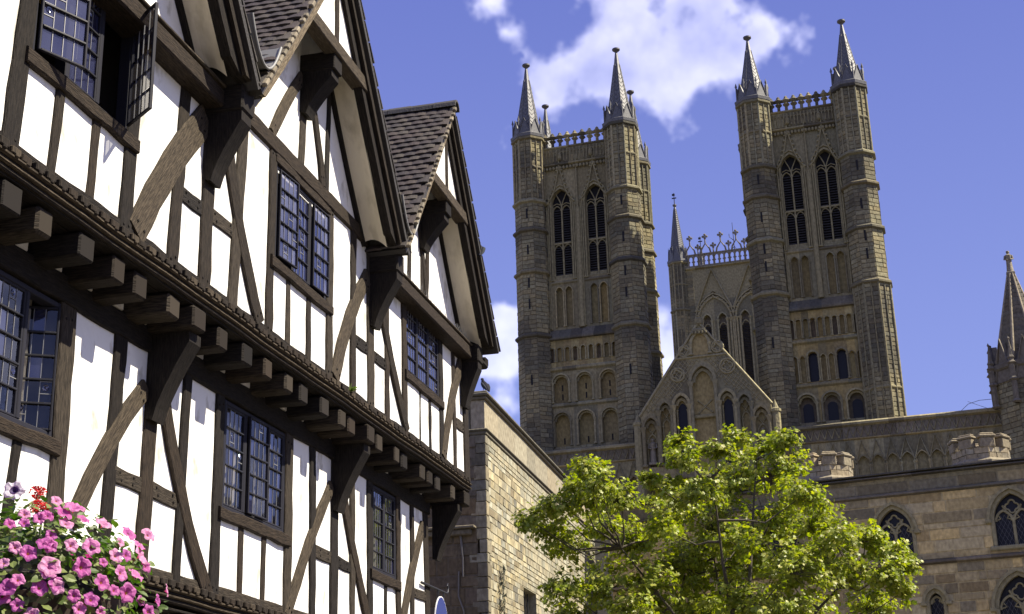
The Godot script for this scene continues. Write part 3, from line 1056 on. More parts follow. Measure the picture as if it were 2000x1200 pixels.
	for x: float in [9.28, 9.81, 10.34, 10.87, 11.41, 12.53, 13.12, 13.7, 14.27, 14.8, 15.33, 15.85, 16.36, 17.43, 17.97, 18.5, 19.02, 19.55, 20.08, 20.62]:
		jx.append(x)
	for x: float in jx:
		joist(H, x, rr(0.2, 0.25), 5.89 + rr(-0.01, 0.01), 6.115, -0.6, rr(-0.04, -0.01))
	for x: float in [7.05, 11.98, 16.9, 21.2]:
		joist(H, x, 0.27, 5.9, 6.12, -0.6, 0.03, "oak")
		bracket(H, "bracket", x, 0.24, 5.06, 5.89, -0.48, -0.06, 0.07)
	jx.append_array([7.05, 11.98, 16.9, 21.2])
	jx.sort()
	for i in jx.size() - 1:
		var mb := MB.new()
		var x0: float = jx[i] + 0.1
		var x1: float = jx[i + 1] - 0.1
		mb.box(Vector3(x0, 5.955, -0.58), Vector3(x1, 6.12, -0.462), 0.01)
		put(mb, "infill_panel", M.cream, H)
	fascia(H, 6.6, 21.48, 6.145, 6.325, 0.0)
	# lower jetty
	fascia(H, 6.6, 21.0, 3.38, 3.56, -0.42)
	for i in 24:
		joist(H, 7.0 + i * 0.58, 0.22, 3.1, 3.32, -0.9, -0.42)
	beam(H, "floor_board", Vector3(6.6, 3.325, -0.9), Vector3(20.9, 3.35, -0.42), Vector3.RIGHT, "oak_dark", 0.004)
	plaster_panel(H, 6.6, 20.9, 0.1, 3.1, -0.95, "cream")
	# body of the house behind the fronts
	var body := MB.new()
	body.box(Vector3(6.65, 0, -6.0), Vector3(20.75, 3.3, -1.05))
	body.box(Vector3(6.65, 3.4, -6.0), Vector3(20.75, 5.9, -3.4))
	body.box(Vector3(6.8, 6.16, -6.0), Vector3(21.3, 8.3, -2.9))
	put(body, "inner_wall", M.room, H)
	for p: Array in [[3.4, 6.1, 20.75, -3.4, -0.6], [6.16, 8.4, 21.3, -3.0, -0.12]]:
		plaster_wall_end(H, p[0], p[1], p[2], p[3], p[4])


func plaster_wall_end(par: Node, y0: float, y1: float, x: float, z0: float, z1: float) -> void:
	var mb := MB.new()
	mb.box(Vector3(x - 0.14, y0, z0), Vector3(x, y1, z1), 0.01)
	put(mb, "end_wall", M.plaster, par)


# ---------------------------------------------------------------- stonework
const C8 := 1.0823922   # 1 / cos(22.5 degrees)
const OCHRE := Color(0.42, 0.34, 0.15)
const GREY := Color(0.335, 0.3, 0.168)
const TAN := Color(0.39, 0.35, 0.2)


func tone(base: Color, p: Vector3, soot := 0.6) -> Color:
	var k := smoothstep(-0.25, 0.4, stain.get_noise_3dv(p * Vector3(0.3, 0.16, 0.3))) * soot
	var c := base.lerp(Color(0.085, 0.08, 0.06), k)
	var j := rr(-0.05, 0.05)
	c = c * (rr(0.8, 1.12) if rng.randf() < 0.9 else rr(1.1, 1.3))
	return Color(c.r * (1.0 + j), c.g, c.b * (1.0 - j * 1.5))


# Fill the rectangle w by h at O (x along X, y up Y) with chamfered blocks in courses.
func masonry(mb: MB, t: Transform3D, w: float, h: float, course: float, blen: float, base: Color, holes: Array = [], soot := 0.6, gap := 0.02, proud := 0.03) -> void:
	mb.xf = t
	var y := 0.0
	while y < h - 0.05:
		var ch := minf(course * rr(0.85, 1.15), h - y)
		if h - y - ch < course * 0.5:
			ch = h - y
		var x := 0.0
		while x < w - 0.03:
			var bl := blen * rr(0.6, 1.4)
			if w - x - bl < blen * 0.5:
				bl = w - x
			var ok := true
			for r: Rect2 in holes:
				if r.intersects(Rect2(x, y, bl, ch)):
					ok = false
			if ok:
				mb.col = tone(base, t * Vector3(x, y, 0), soot)
				mb.stone(Vector3(x + gap * 0.3, y + gap * 0.3, -0.02), Vector3(x + bl - gap * 0.3, y + ch - gap * 0.3, rr(0.3, 1.0) * proud), gap * 0.5)
			x += bl
		y += ch
	mb.xf = Transform3D.IDENTITY


func arch_pts(cx: float, spring: float, half: float, k: float, seg := 5) -> PackedVector2Array:
	var p := PackedVector2Array()
	var R := k * half
	var e := acos((half - R) / R)
	for i in seg + 1:
		var a := lerpf(PI, e, float(i) / seg)
		p.append(Vector2(cx - half + R + R * cos(a), spring + R * sin(a)))
	for i in range(seg - 1, -1, -1):
		p.append(Vector2(2.0 * cx - p[i].x, p[i].y))
	return p


func ring(mb: MB, cx: float, spring: float, half: float, k: float, w: float, z0: float, z1: float, seg := 5) -> void:
	var a := arch_pts(cx, spring, half, k, seg)
	var b := arch_pts(cx, spring, half + w, (k * half + w) / (half + w), seg)
	for i in a.size() - 1:
		var p := a[i]
		var q := a[i + 1]
		var r := b[i + 1]
		var s := b[i]
		mb.qo(Vector3(p.x, p.y, z1), Vector3(q.x, q.y, z1), Vector3(r.x, r.y, z1), Vector3(s.x, s.y, z1), Vector3.BACK)
		mb.qo(Vector3(p.x, p.y, z0), Vector3(q.x, q.y, z0), Vector3(q.x, q.y, z1), Vector3(p.x, p.y, z1), Vector3(cx - p.x, spring - p.y - 0.1, 0))
		mb.qo(Vector3(s.x, s.y, z0), Vector3(r.x, r.y, z0), Vector3(r.x, r.y, z1), Vector3(s.x, s.y, z1), Vector3(s.x - cx, s.y - spring + 0.1, 0))


# The wall of one bay, x0..x1 by y0..y1 at z, with an arched opening through it to «depth»; «roof» = [x of apex, y of apex, slope] cuts it off under a gable.
func bay(wall: MB, x0: float, x1: float, y0: float, y1: float, cx: float, half: float, sill: float, spring: float, k: float, z: float, depth: float, roof: Array = []) -> void:
	var top := func(x: float) -> float: return y1 if roof.is_empty() else minf(y1, roof[1] - roof[2] * absf(x - roof[0]))
	var a := arch_pts(cx, spring, half, k)
	wall.quad(Vector3(x0, y0, z), Vector3(cx - half, y0, z), Vector3(cx - half, top.call(cx - half), z), Vector3(x0, top.call(x0), z))
	wall.quad(Vector3(cx + half, y0, z), Vector3(x1, y0, z), Vector3(x1, top.call(x1), z), Vector3(cx + half, top.call(cx + half), z))
	if sill > y0:
		wall.quad(Vector3(cx - half, y0, z), Vector3(cx + half, y0, z), Vector3(cx + half, sill, z), Vector3(cx - half, sill, z))
	for i in a.size() - 1:
		var p := a[i]
		var q := a[i + 1]
		wall.quad(Vector3(p.x, p.y, z), Vector3(q.x, q.y, z), Vector3(q.x, top.call(q.x), z), Vector3(p.x, top.call(p.x), z))
		wall.qo(Vector3(p.x, p.y, z), Vector3(q.x, q.y, z), Vector3(q.x, q.y, z - depth), Vector3(p.x, p.y, z - depth), Vector3(cx - p.x, spring - p.y - 0.05, 0))
	for s: float in [-1.0, 1.0]:
		wall.qo(Vector3(cx + s * half, sill, z), Vector3(cx + s * half, spring, z), Vector3(cx + s * half, spring, z - depth), Vector3(cx + s * half, sill, z - depth), Vector3(-s, 0, 0))
	wall.quad(Vector3(cx - half, sill, z), Vector3(cx + half, sill, z), Vector3(cx + half, sill, z - depth), Vector3(cx - half, sill, z - depth))


func back_panel(mb: MB, cx: float, half: float, sill: float, spring: float, k: float, z: float) -> void:
	var a := arch_pts(cx, spring, half, k)
	for i in a.size() - 1:
		mb.quad(Vector3(a[i].x, sill, z), Vector3(a[i + 1].x, sill, z), Vector3(a[i + 1].x, a[i + 1].y, z), Vector3(a[i].x, a[i].y, z))


func shaft(mb: MB, x: float, y0: float, y1: float, z: float, r: float) -> void:
	mb.tube([Vector3(x, y0, z), Vector3(x, y1, z)], [r, r], 6, false)
	mb.box(Vector3(x - r * 1.5, y0, z - r * 1.5), Vector3(x + r * 1.5, y0 + r * 1.6, z + r * 1.5), r * 0.4)
	mb.lathe([[r, y1 - r * 3.0], [r * 1.7, y1 - r * 0.8], [r * 1.9, y1]], 6, Vector3(x, 0, z))


# One blind arch: hood, shafts and the panel at its back, as a piece of its own.
func blind(par: Node, wall: MB, x0: float, x1: float, y0: float, y1: float, half: float, sill: float, spring: float, k: float, z: float, depth: float, base: Color, o := {}) -> MeshInstance3D:
	var cx: float = o.get("cx", (x0 + x1) * 0.5)
	wall.col = tone(o.get("wall", GREY), Vector3(cx, y0, z + x0 * 3.0), 0.5)
	bay(wall, x0, x1, y0, y1, cx, half, sill, spring, k, z, depth, o.get("roof", []))
	var mb := MB.new()
	mb.col = tone(base, Vector3(cx * 2.0, sill, z), 0.35)
	if o.get("panel", true):
		back_panel(mb, cx, half, sill, spring, k, z - depth)
	var rw: float = o.get("ring", 0.09)
	mb.col = tone(TAN, Vector3(cx, spring, z), 0.5)
	ring(mb, cx, spring, half, k, rw, z - 0.02, z + rw * 0.9)
	if o.get("ring2", false):
		ring(mb, cx, spring, half - rw * 1.1, k, rw, z - depth * 0.7, z - depth * 0.25)
	if o.get("shafts", true):
		var r: float = o.get("r", 0.055)
		for s: float in [-1.0, 1.0]:
			shaft(mb, cx + s * (half + rw * 0.4), sill, spring, z + r * 0.7, r)
	if o.has("slits"):
		for y: float in o.slits:
			var sl := MB.new()
			sl.box(Vector3(cx - 0.06, y, z - depth - 0.05), Vector3(cx + 0.06, y + 0.5, z - depth + 0.012))
			put(sl, "slit", M.slit, par)
	return put(mb, o.get("name", "blind_arch"), M.far_stone, par)


func string_course(mb: MB, x0: float, x1: float, y: float, h: float, z: float, out: float, base := GREY) -> void:
	var n := maxi(1, int((x1 - x0) / 1.1))
	for i in n:
		mb.col = tone(base, Vector3(x0 + i, y, z), 0.7)
		var a := lerpf(x0, x1, float(i) / n)
		var b := lerpf(x0, x1, float(i + 1) / n)
		mb.quad(Vector3(a, y, z), Vector3(b, y, z), Vector3(b, y + h * 0.3, z + out), Vector3(a, y + h * 0.3, z + out))
		mb.quad(Vector3(a, y + h * 0.3, z + out), Vector3(b, y + h * 0.3, z + out), Vector3(b, y + h * 0.65, z + out), Vector3(a, y + h * 0.65, z + out))
		mb.quad(Vector3(a, y + h * 0.65, z + out), Vector3(b, y + h * 0.65, z + out), Vector3(b, y + h, z), Vector3(a, y + h, z))
	for e: float in [x0, x1]:
		mb.to(Vector3(e, y, z), Vector3(e, y + h * 0.4, z + out), Vector3(e, y + h, z), Vector3(e - (x0 + x1) * 0.5, 0, 0))


func oct_ring(mb: MB, c: Vector3, r: float, y: float, out: float, h: float) -> void:
	mb.col = tone(GREY, c + Vector3(0, y, 0), 1.0) * 0.8
	mb.lathe([[r * C8, y], [(r + out) * C8, y + h * 0.25], [(r + out) * C8, y + h * 0.55], [r * C8 * 0.98, y + h]], 8, c, PI / 8)


# An octagonal stair turret in stages [y0, y1, r, shafted].
func turret(par: Node, c: Vector3, stages: Array) -> MeshInstance3D:
	var mb := MB.new()
	for s: Array in stages:
		var y0: float = s[0]
		var y1: float = s[1]
		var r: float = s[2]
		mb.col = Color(0.13, 0.115, 0.09)
		mb.lathe([[(r - 0.01) * C8, y0], [(r - 0.01) * C8, y1]], 8, c, PI / 8)
		var w := 2.0 * r * tan(PI / 8)
		for k in 8:
			var a := k * PI / 4
			var nn := Vector3(sin(a), 0, cos(a))
			var xx := Vector3(cos(a), 0, -sin(a))
			masonry(mb, Transform3D(Basis(xx, Vector3.UP, nn), c + nn * r - xx * (w / 2) + Vector3(0, y0, 0)), w, y1 - y0, 0.36, 0.62, GREY if y0 > 36.0 else Color(0.31, 0.277, 0.158), [], 0.75, 0.04, 0.045)
			if s[3]:
				mb.col = tone(TAN, nn * 9.0 + c, 0.4)
				var b := a + PI / 8
				var e := c + Vector3(sin(b), 0, cos(b)) * (r + 0.03) * C8
				mb.tube([e + Vector3(0, y0 + 0.1, 0), e + Vector3(0, y1, 0)], [0.1, 0.1], 5, false)
				e = c + nn * (r + 0.06)
				mb.tube([e + Vector3(0, y0 + 0.1, 0), e + Vector3(0, y1, 0)], [0.06, 0.06], 5, false)
		if s[3]:
			oct_ring(mb, c, r + 0.03, lerpf(y0, y1, 0.52), 0.07, 0.3)
		oct_ring(mb, c, r, y1 - 0.18, 0.21, 0.5)
	var o := put(mb, "turret", M.far_stone, par)
	for s: Array in stages:
		for k in ([0, 1] if s[1] - s[0] > 4.0 else [0]):
			var sl := MB.new()
			var y: float = lerpf(s[0], s[1], 0.42) if k == 0 else lerpf(s[0], s[1], 0.75)
			for a: float in [0.0, PI / 2]:
				sl = MB.new()
				sl.xf = Transform3D(Basis(Vector3.UP, a), c)
				sl.box(Vector3(-0.075, y, (s[2] as float) - 0.05), Vector3(0.075, y + 0.85, (s[2] as float) + 0.052))
				put(sl, "slit", M.slit, par)
	return o


# A lead-covered spire: cornice, ring of gablets, eight-sided needle with rolls in a herringbone, knob.
func pinnacle(par: Node, c: Vector3, y0: float, r: float, h: float) -> void:
	var mb := MB.new()
	mb.lathe([[r * C8, y0], [(r + 0.2) * C8, y0 + 0.25], [(r + 0.24) * C8, y0 + 0.5], [(r + 0.1) * C8, y0 + 0.62], [(r - 0.05) * C8, y0 + 0.64]], 8, c, PI / 8)
	var rb := r * 0.86
	var yb := y0 + 0.6
	var tip := yb + h
	mb.lathe([[rb * C8, yb], [rb * 0.28, tip - h * 0.24], [0.1, tip - 0.15]], 8, c, PI / 8)
	mb.lathe([[0.09, tip - 0.2], [0.2, tip - 0.1], [0.34, tip + 0.02], [0.34, tip + 0.14], [0.16, tip + 0.2], [0.0, tip + 0.22]], 10, c, 0.0, false)
	var rad := func(y: float) -> float:
		var t := (y - yb) / (tip - h * 0.24 - yb)
		return lerpf(rb * C8, rb * 0.28, t) if t < 1.0 else lerpf(rb * 0.28, 0.1, minf(1.0, (y - (tip - h * 0.24)) / (h * 0.24)))
	for k in 8:
		var a := k * PI / 4 + PI / 8
		var p: Array = []
		for i in 5:
			var y := lerpf(yb, tip - h * 0.2, i / 4.0)
			p.append(c + Vector3(sin(a), 0, cos(a)) * rad.call(y) + Vector3(0, y, 0))
		mb.tube(p, [0.05, 0.045, 0.04, 0.035, 0.03], 4, false)
		for i in 11:   # herringbone rolls
			var y := lerpf(yb + 0.5, tip - h * 0.28, i / 11.0)
			var q := a + PI / 4
			var m := (a + q) * 0.5
			var mid: Vector3 = c + Vector3(sin(m), 0, cos(m)) * (rad.call(y - 0.16) as float) * 0.935 + Vector3(0, y - 0.22, 0)
			for e: float in [a, q]:
				mb.tube([c + Vector3(sin(e), 0, cos(e)) * rad.call(y + 0.1) + Vector3(0, y + 0.12, 0), mid], [0.03, 0.03], 3, false)
		# gablet with a little finial on each side
		a = k * PI / 4
		mb.xf = Transform3D(Basis(Vector3.UP, a), c)
		var hw := r * 0.43
		var g := PackedVector2Array([Vector2(-hw, yb), Vector2(hw, yb), Vector2(0, yb + 1.35)])
		mb.extrude(g, r * 0.86, r * 1.02)
		mb.tube([Vector3(-hw, yb, r * 1.03), Vector3(0, yb + 1.4, r * 1.03), Vector3(hw, yb, r * 1.03)], [0.05, 0.05, 0.05], 4, false)
		mb.xf = Transform3D(Basis(Vector3.UP, a + PI / 8), c)
		mb.tube([Vector3(0, yb, r * 1.08), Vector3(0, yb + 1.15, r * 1.1), Vector3(0, yb + 1.3, r * 1.1), Vector3(0, yb + 1.65, r * 1.1)], [0.09, 0.05, 0.11, 0.01], 5)
		mb.xf = Transform3D.IDENTITY
	put(mb, "pinnacle", M.lead, par)


func finial(mb: MB, p: Vector3, h: float) -> void:
	mb.tube([p, p + Vector3(0, h * 0.45, 0)], [h * 0.1, h * 0.09], 5, false)
	mb.lathe([[h * 0.1, h * 0.3], [h * 0.22, h * 0.42], [h * 0.1, h * 0.52], [h * 0.24, h * 0.68], [h * 0.12, h * 0.82], [h * 0.1, h * 0.9], [0.0, h]], 6, p)
	for s: float in [-1.0, 1.0]:
		mb.box(p + Vector3(s * h * 0.2 - h * 0.09, h * 0.56, -h * 0.09), p + Vector3(s * h * 0.2 + h * 0.09, h * 0.74, h * 0.09), h * 0.05)


func louvres(par: Node, cx: float, half: float, y0: float, spring: float, k: float, z: float) -> void:
	var mb := MB.new()
	var y := y0 + 0.1
	while y < spring + half * 0.7:
		var hw := half if y < spring else half * sqrt(maxf(0.0, 1.0 - pow((y - spring) / (half * sqrt(2.0 * k - 1.0)), 2)))
		mb.quad(Vector3(cx - hw, y, z + 0.12), Vector3(cx + hw, y, z + 0.12), Vector3(cx + hw, y + 0.17, z - 0.14), Vector3(cx - hw, y + 0.17, z - 0.14))
		mb.quad(Vector3(cx - hw, y - 0.04, z + 0.12), Vector3(cx + hw, y - 0.04, z + 0.12), Vector3(cx + hw, y, z + 0.12), Vector3(cx - hw, y, z + 0.12))
		y += 0.215
	put(mb, "louvre", M.louvre, par)
	mb = MB.new()
	back_panel(mb, cx, half + 0.04, y0, spring, k, z - 0.16)
	put(mb, "belfry_opening", M.slit, par)


func belfry_bay(par: Node, wall: MB, x0: float, x1: float, z: float) -> void:
	var cx := (x0 + x1) * 0.5
	var half := 0.8
	wall.col = tone(GREY, Vector3(cx, 45, z), 0.4)
	bay(wall, x0, x1, 41.2, 51.6, cx, half, 41.5, 48.3, 1.65, z, 0.5)
	for q: Array in [[x0, cx - half - 0.06], [cx + half + 0.06, x1]]:
		masonry(wall, Transform3D(Basis.IDENTITY, Vector3(q[0], 41.3, z)), (q[1] as float) - q[0], 7.4, 0.34, 0.5, GREY, [], 0.9, 0.015, 0.02)
	var mb := MB.new()
	mb.col = GREY * 1.05
	ring(mb, cx, 48.3, half, 1.65, 0.14, z - 0.1, z + 0.05)
	ring(mb, cx, 48.3, half + 0.2, 1.6, 0.1, z - 0.02, z + 0.12)
	for s: float in [-1.0, 1.0]:
		shaft(mb, cx + s * (half + 0.1), 41.3, 48.3, z + 0.05, 0.07)
		shaft(mb, cx + s * (half + 0.27), 41.3, 48.3, z + 0.08, 0.06)
		shaft(mb, cx + s * (half + 0.42), 37.2, 47.9, z + 0.08, 0.055)
		# ogee hood with crockets
		var p: Array = []
		for i in 9:
			var t := i / 8.0
			p.append(Vector3(cx + s * (half + 0.42) * (1.0 - pow(t, 0.8)) * (1.0 - 0.25 * sin(PI * t)), 48.2 + 3.3 * pow(t, 1.12), z + 0.14))
		var r: Array = []
		for i in 9:
			r.append(0.075)
		mb.tube(p, r, 5)
		for i in range(1, 8):
			var q: Vector3 = p[i]
			mb.box(q + Vector3(s * 0.1 - 0.09, 0, -0.08), q + Vector3(s * 0.1 + 0.09, 0.18, 0.1), 0.05)
	mb.tube([Vector3(cx, 51.2, z + 0.14), Vector3(cx, 52.2, z + 0.14)], [0.1, 0.06], 5)
	# mullion, transom, tracery
	var zt := z - 0.3
	mb.box(Vector3(cx - 0.065, 41.5, zt - 0.12), Vector3(cx + 0.065, 48.05, zt + 0.1), 0.03)
	for s: float in [-1.0, 1.0]:
		var lx := cx + s * 0.4
		mb.box(Vector3(cx + s * 0.78 - 0.06, 41.5, zt - 0.12), Vector3(cx + s * 0.78 + 0.06, 48.05, zt + 0.1), 0.03)
		mb.box(Vector3(lx - 0.33, 41.5, zt - 0.1), Vector3(lx + 0.33, 41.85, zt + 0.12), 0.03)
		for b: Array in [[41.85, 44.1, 44.62], [44.75, 47.6, 48.2]]:
			ring(mb, lx, b[1], 0.3, 1.5, 0.06, zt - 0.1, zt + 0.08)
			louvres(par, lx, 0.32, b[0], b[1], 1.5, zt - 0.12)
		mb.box(Vector3(lx - 0.33, 44.6, zt - 0.12), Vector3(lx + 0.33, 44.76, zt + 0.1), 0.02)
		mb.tube([Vector3(cx, 48.0, zt), Vector3(cx + s * 0.12, 48.45, zt), Vector3(cx + s * 0.3, 48.85, zt), Vector3(cx + s * 0.52, 49.3, zt)], [0.06, 0.055, 0.05, 0.05], 5, false)
		mb.tube([Vector3(cx + s * 0.1, 48.15, zt), Vector3(lx, 48.3, zt), Vector3(cx + s * 0.74, 48.15, zt)], [0.05, 0.05, 0.05], 4, false)
	put(mb, "belfry_window", M.far_stone, par)
	mb = MB.new()
	back_panel(mb, cx, half - 0.02, 47.8, 48.3, 1.65, z - 0.49)
	put(mb, "belfry_opening", M.slit, par)


func west_tower(K: Node, called: String, xl: float, xr: float, skew: float, pointed: bool) -> void:
	var T := put_mesh(null, called, K)
	var wall := MB.new()
	var x0 := xl + 1.1
	var x1 := xr - 1.1
	var W := x1 - x0
	var zf := -2.0
	# core
	wall.col = Color(0.2, 0.175, 0.13)
	var foot := [Vector3(xl, 0, zf - 1.35), Vector3(xr, 0, zf - 1.35), Vector3(xr + skew, 0, zf - 8.6), Vector3(xl + skew, 0, zf - 8.6)]
	for i in 4:
		var a: Vector3 = foot[i]
		var b: Vector3 = foot[(i + 1) % 4]
		wall.qo(a + Vector3(0, 20, 0), b + Vector3(0, 20, 0), b + Vector3(0, 52.2, 0), a + Vector3(0, 52.2, 0), Vector3(b.z - a.z, 0, a.x - b.x) * -1.0)
	wall.qo(foot[0] + Vector3(0, 52.2, 0), foot[1] + Vector3(0, 52.2, 0), foot[2] + Vector3(0, 52.2, 0), foot[3] + Vector3(0, 52.2, 0), Vector3.UP)
	# Romanesque storeys
	masonry(wall, Transform3D(Basis.IDENTITY, Vector3(x0, 26.0, zf)), W, 1.3, 0.36, 0.6, GREY)
	for i in 3:
		var a := x0 + W * i / 3.0
		var b := x0 + W * (i + 1) / 3.0
		if pointed:
			blind(T, wall, a, b, 27.2, 30.0, 0.66, 27.2, 28.8, 1.0, zf, 0.6, Color(0.2, 0.17, 0.12), {"ring": 0.14, "ring2": true, "r": 0.08, "wall": OCHRE, "name": "round_arch"})
			var g := MB.new()
			back_panel(g, (a + b) / 2, 0.38, 27.2, 28.5, 1.0, zf - 0.55)
			put(g, "arched_pane", M.far_glass, T)
		else:
			blind(T, wall, a, b, 27.2, 30.5, 0.66, 27.3, 29.4, 1.0, zf, 0.55, OCHRE, {"ring": 0.12, "ring2": true, "r": 0.08, "slits": [27.6], "name": "round_arch"})
			blind(T, wall, a, b, 30.8, 33.5, 0.64, 30.85, 32.55, 1.0, zf, 0.5, OCHRE, {"ring": 0.12, "ring2": true, "r": 0.08, "slits": [31.2, 31.95], "name": "round_arch"})
	string_course(wall, x0, x1, 30.45 if not pointed else 29.95, 0.4, zf, 0.18)
	if pointed:
		var cells := [0, 0, 1, 0, 0, 1, 0, 0]
		var tw := 6 * 0.62 + 2 * 1.0
		var x := x0
		for cidx in cells.size():
			var cw: float = W / tw * (1.0 if cells[cidx] else 0.62)
			if cells[cidx]:
				blind(T, wall, x, x + cw, 30.35, 33.4, 0.36, 30.4, 32.4, 1.0, zf, 0.4, OCHRE, {"panel": false, "ring": 0.14, "r": 0.07, "wall": OCHRE, "name": "round_arch"})
				var g := MB.new()
				back_panel(g, x + cw / 2, 0.36, 30.4, 32.4, 1.0, zf - 0.35)
				put(g, "arched_pane", M.far_glass, T)
			else:
				blind(T, wall, x, x + cw, 30.35, 33.4, 0.21, 30.4, 32.2, 1.6, zf, 0.25, OCHRE, {"ring": 0.05, "r": 0.05, "wall": OCHRE})
			x += cw
		string_course(wall, x0, x1, 33.4, 0.4, zf, 0.22)
	else:
		string_course(wall, x0, x1, 33.45, 0.4, zf, 0.18)
	var n := 10 if pointed else 9
	var ya := 33.8
	for i in n:
		blind(T, wall, x0 + W * i / n, x0 + W * (i + 1) / n, ya, 36.1, 0.2, ya + (0.1 if pointed else 0.45), 35.25, 1.0, zf, 0.3, OCHRE if i % 3 else Color(0.22, 0.18, 0.12), {"ring": 0.055, "r": 0.05, "wall": OCHRE})
	# weathering and Gothic belfry
	for i in 6:
		wall.col = tone(Color(0.17, 0.155, 0.11), Vector3(i * 3.0, 36, xl), 0.8)
		var a := x0 + W * i / 6.0
		var b := x0 + W * (i + 1) / 6.0
		wall.quad(Vector3(a, 36.05, zf - 0.1), Vector3(b, 36.05, zf - 0.1), Vector3(b, 36.12, zf + 0.28), Vector3(a, 36.12, zf + 0.28))
		wall.quad(Vector3(a, 36.12, zf + 0.28), Vector3(b, 36.12, zf + 0.28), Vector3(b, 36.28, zf + 0.28), Vector3(a, 36.28, zf + 0.28))
		wall.quad(Vector3(a, 36.28, zf + 0.28), Vector3(b, 36.28, zf + 0.28), Vector3(b, 37.15, zf - 0.45), Vector3(a, 37.15, zf - 0.45))
	var zb := zf - 0.4
	for i in 2:
		var a := x0 + W * i / 2.0
		var b := x0 + W * (i + 1) / 2.0
		for j in 2:
			var c0 := lerpf(a, b, 0.5 * j)
			var c1 := lerpf(a, b, 0.5 * (j + 1))
			var cx := (a + b) / 2 + (0.4 if j else -0.4)
			blind(T, wall, c0, c1, 37.0, 41.2, 0.3, 37.3, 40.3, 1.6, zb, 0.35, OCHRE * 0.9, {"cx": cx, "ring": 0.07, "r": 0.06})
		belfry_bay(T, wall, a, b, zb)
		string_course(wall, a, b, 41.0, 0.3, zb, 0.12)
	var tr := MB.new()
	tr.col = GREY
	for k: Array in [[0.5, 0.24], [0.015, 0.13], [0.06, 0.08], [0.94, 0.08], [0.985, 0.13]]:
		tr.tube([Vector3(lerpf(x0, x1, k[0]), 37.1, zb + 0.05), Vector3(lerpf(x0, x1, k[0]), 47.6, zb + 0.05)], [k[1], k[1] * 0.9], 6, false)
	tr.tube([Vector3((x0 + x1) / 2, 47.6, zb + 0.1), Vector3((x0 + x1) / 2, 52.4, zb + 0.1)], [0.09, 0.07], 5)
	put(tr, "wall_shaft", M.far_stone, T)
	# corbel table, parapet with its row of fleurons
	string_course(wall, x0, x1, 51.5, 0.4, zb, 0.3)
	masonry(wall, Transform3D(Basis.IDENTITY, Vector3(x0, 51.9, zb + 0.05)), W, 1.3, 0.65, 0.5, GREY)
	string_course(wall, x0, x1, 53.15, 0.25, zb + 0.05, 0.14, TAN)
	wall.box(Vector3(x0, 51.3, zb - 0.45), Vector3(x1, 53.2, zb + 0.04))
	var pa := MB.new()
	pa.col = TAN * 0.8
	for i in 20:
		var x := lerpf(x0, x1, (i + 0.5) / 20.0)
		pa.box(Vector3(x - 0.045, 52.0, zb + 0.05), Vector3(x + 0.045, 53.1, zb + 0.15), 0.02)
		ring(pa, x + W / 40.0, 52.7, W / 40.0 - 0.05, 1.5, 0.05, zb + 0.05, zb + 0.14, 3)
		pa.box(Vector3(x - 0.1, 51.2, zb + 0.02), Vector3(x + 0.1, 51.48, zb + 0.28), 0.06)
	for i in 2:
		pa.box(Vector3(lerpf(x0, x1, 0.27 + 0.46 * i) - 0.16, 52.0, zb + 0.05), Vector3(lerpf(x0, x1, 0.27 + 0.46 * i) + 0.16, 52.7, zb + 0.4), 0.12)
	put(pa, "parapet_tracery", M.far_stone, T)
	for i in 9:
		var f := MB.new()
		f.col = tone(TAN, Vector3(i, xl, 0), 0.9)
		finial(f, Vector3(lerpf(x0, x1, (i + 0.5) / 9.0), 53.35, zb - 0.05), 1.4)
		put(f, "fleuron", M.far_stone, T)
	var yb := 36.4 if not pointed else 37.45
	for p: Array in [[xl, -2.25], [xr, -2.25], [xl + skew, -10.4], [xr + skew, -10.4]]:
		var c := Vector3(p[0], 0, p[1])
		var back: bool = p[1] < -5.0
		var r := -0.08 if back else 0.0
		turret(T, c, [[20.0, yb, 1.32 + r, pointed and p[0] == xr], [yb, 41.9, 1.28 + r, false], [41.9, 45.6, 1.26 + r, false], [45.6, 48.2, 1.23 + r, false], [48.2, 54.0, 1.2 + r, true]])
		pinnacle(T, c, 53.95, 1.2 + r, 5.85 if pointed else 6.9)
	T.mesh = wall.mesh(M.far_stone)
	T.scale = Vector3(1.012, 1.012, 1.0)


func statue(par: Node, p: Vector3, h: float) -> void:
	var mb := MB.new()
	mb.col = Color(0.3, 0.27, 0.2)
	mb.lathe([[0.0, 0.0], [h * 0.15, 0.01], [h * 0.13, h * 0.25], [h * 0.115, h * 0.5], [h * 0.14, h * 0.68], [h * 0.15, h * 0.78], [h * 0.07, h * 0.83], [h * 0.05, h * 0.85], [h * 0.075, h * 0.9], [h * 0.07, h * 0.97], [0.0, h]], 8, p, 0.0, false, Vector2(1.0, 0.75))
	for s: float in [-1.0, 1.0]:
		mb.tube([p + Vector3(s * h * 0.14, h * 0.76, 0), p + Vector3(s * h * 0.18, h * 0.6, 0.02), p + Vector3(s * h * 0.06, h * 0.55, h * 0.13)], [h * 0.045, h * 0.04, h * 0.03], 5)
	mb.box(p + Vector3(-h * 0.18, -h * 0.1, -h * 0.14), p + Vector3(h * 0.18, 0, h * 0.14), 0.03)
	put(mb, "statue", M.far_stone, par)


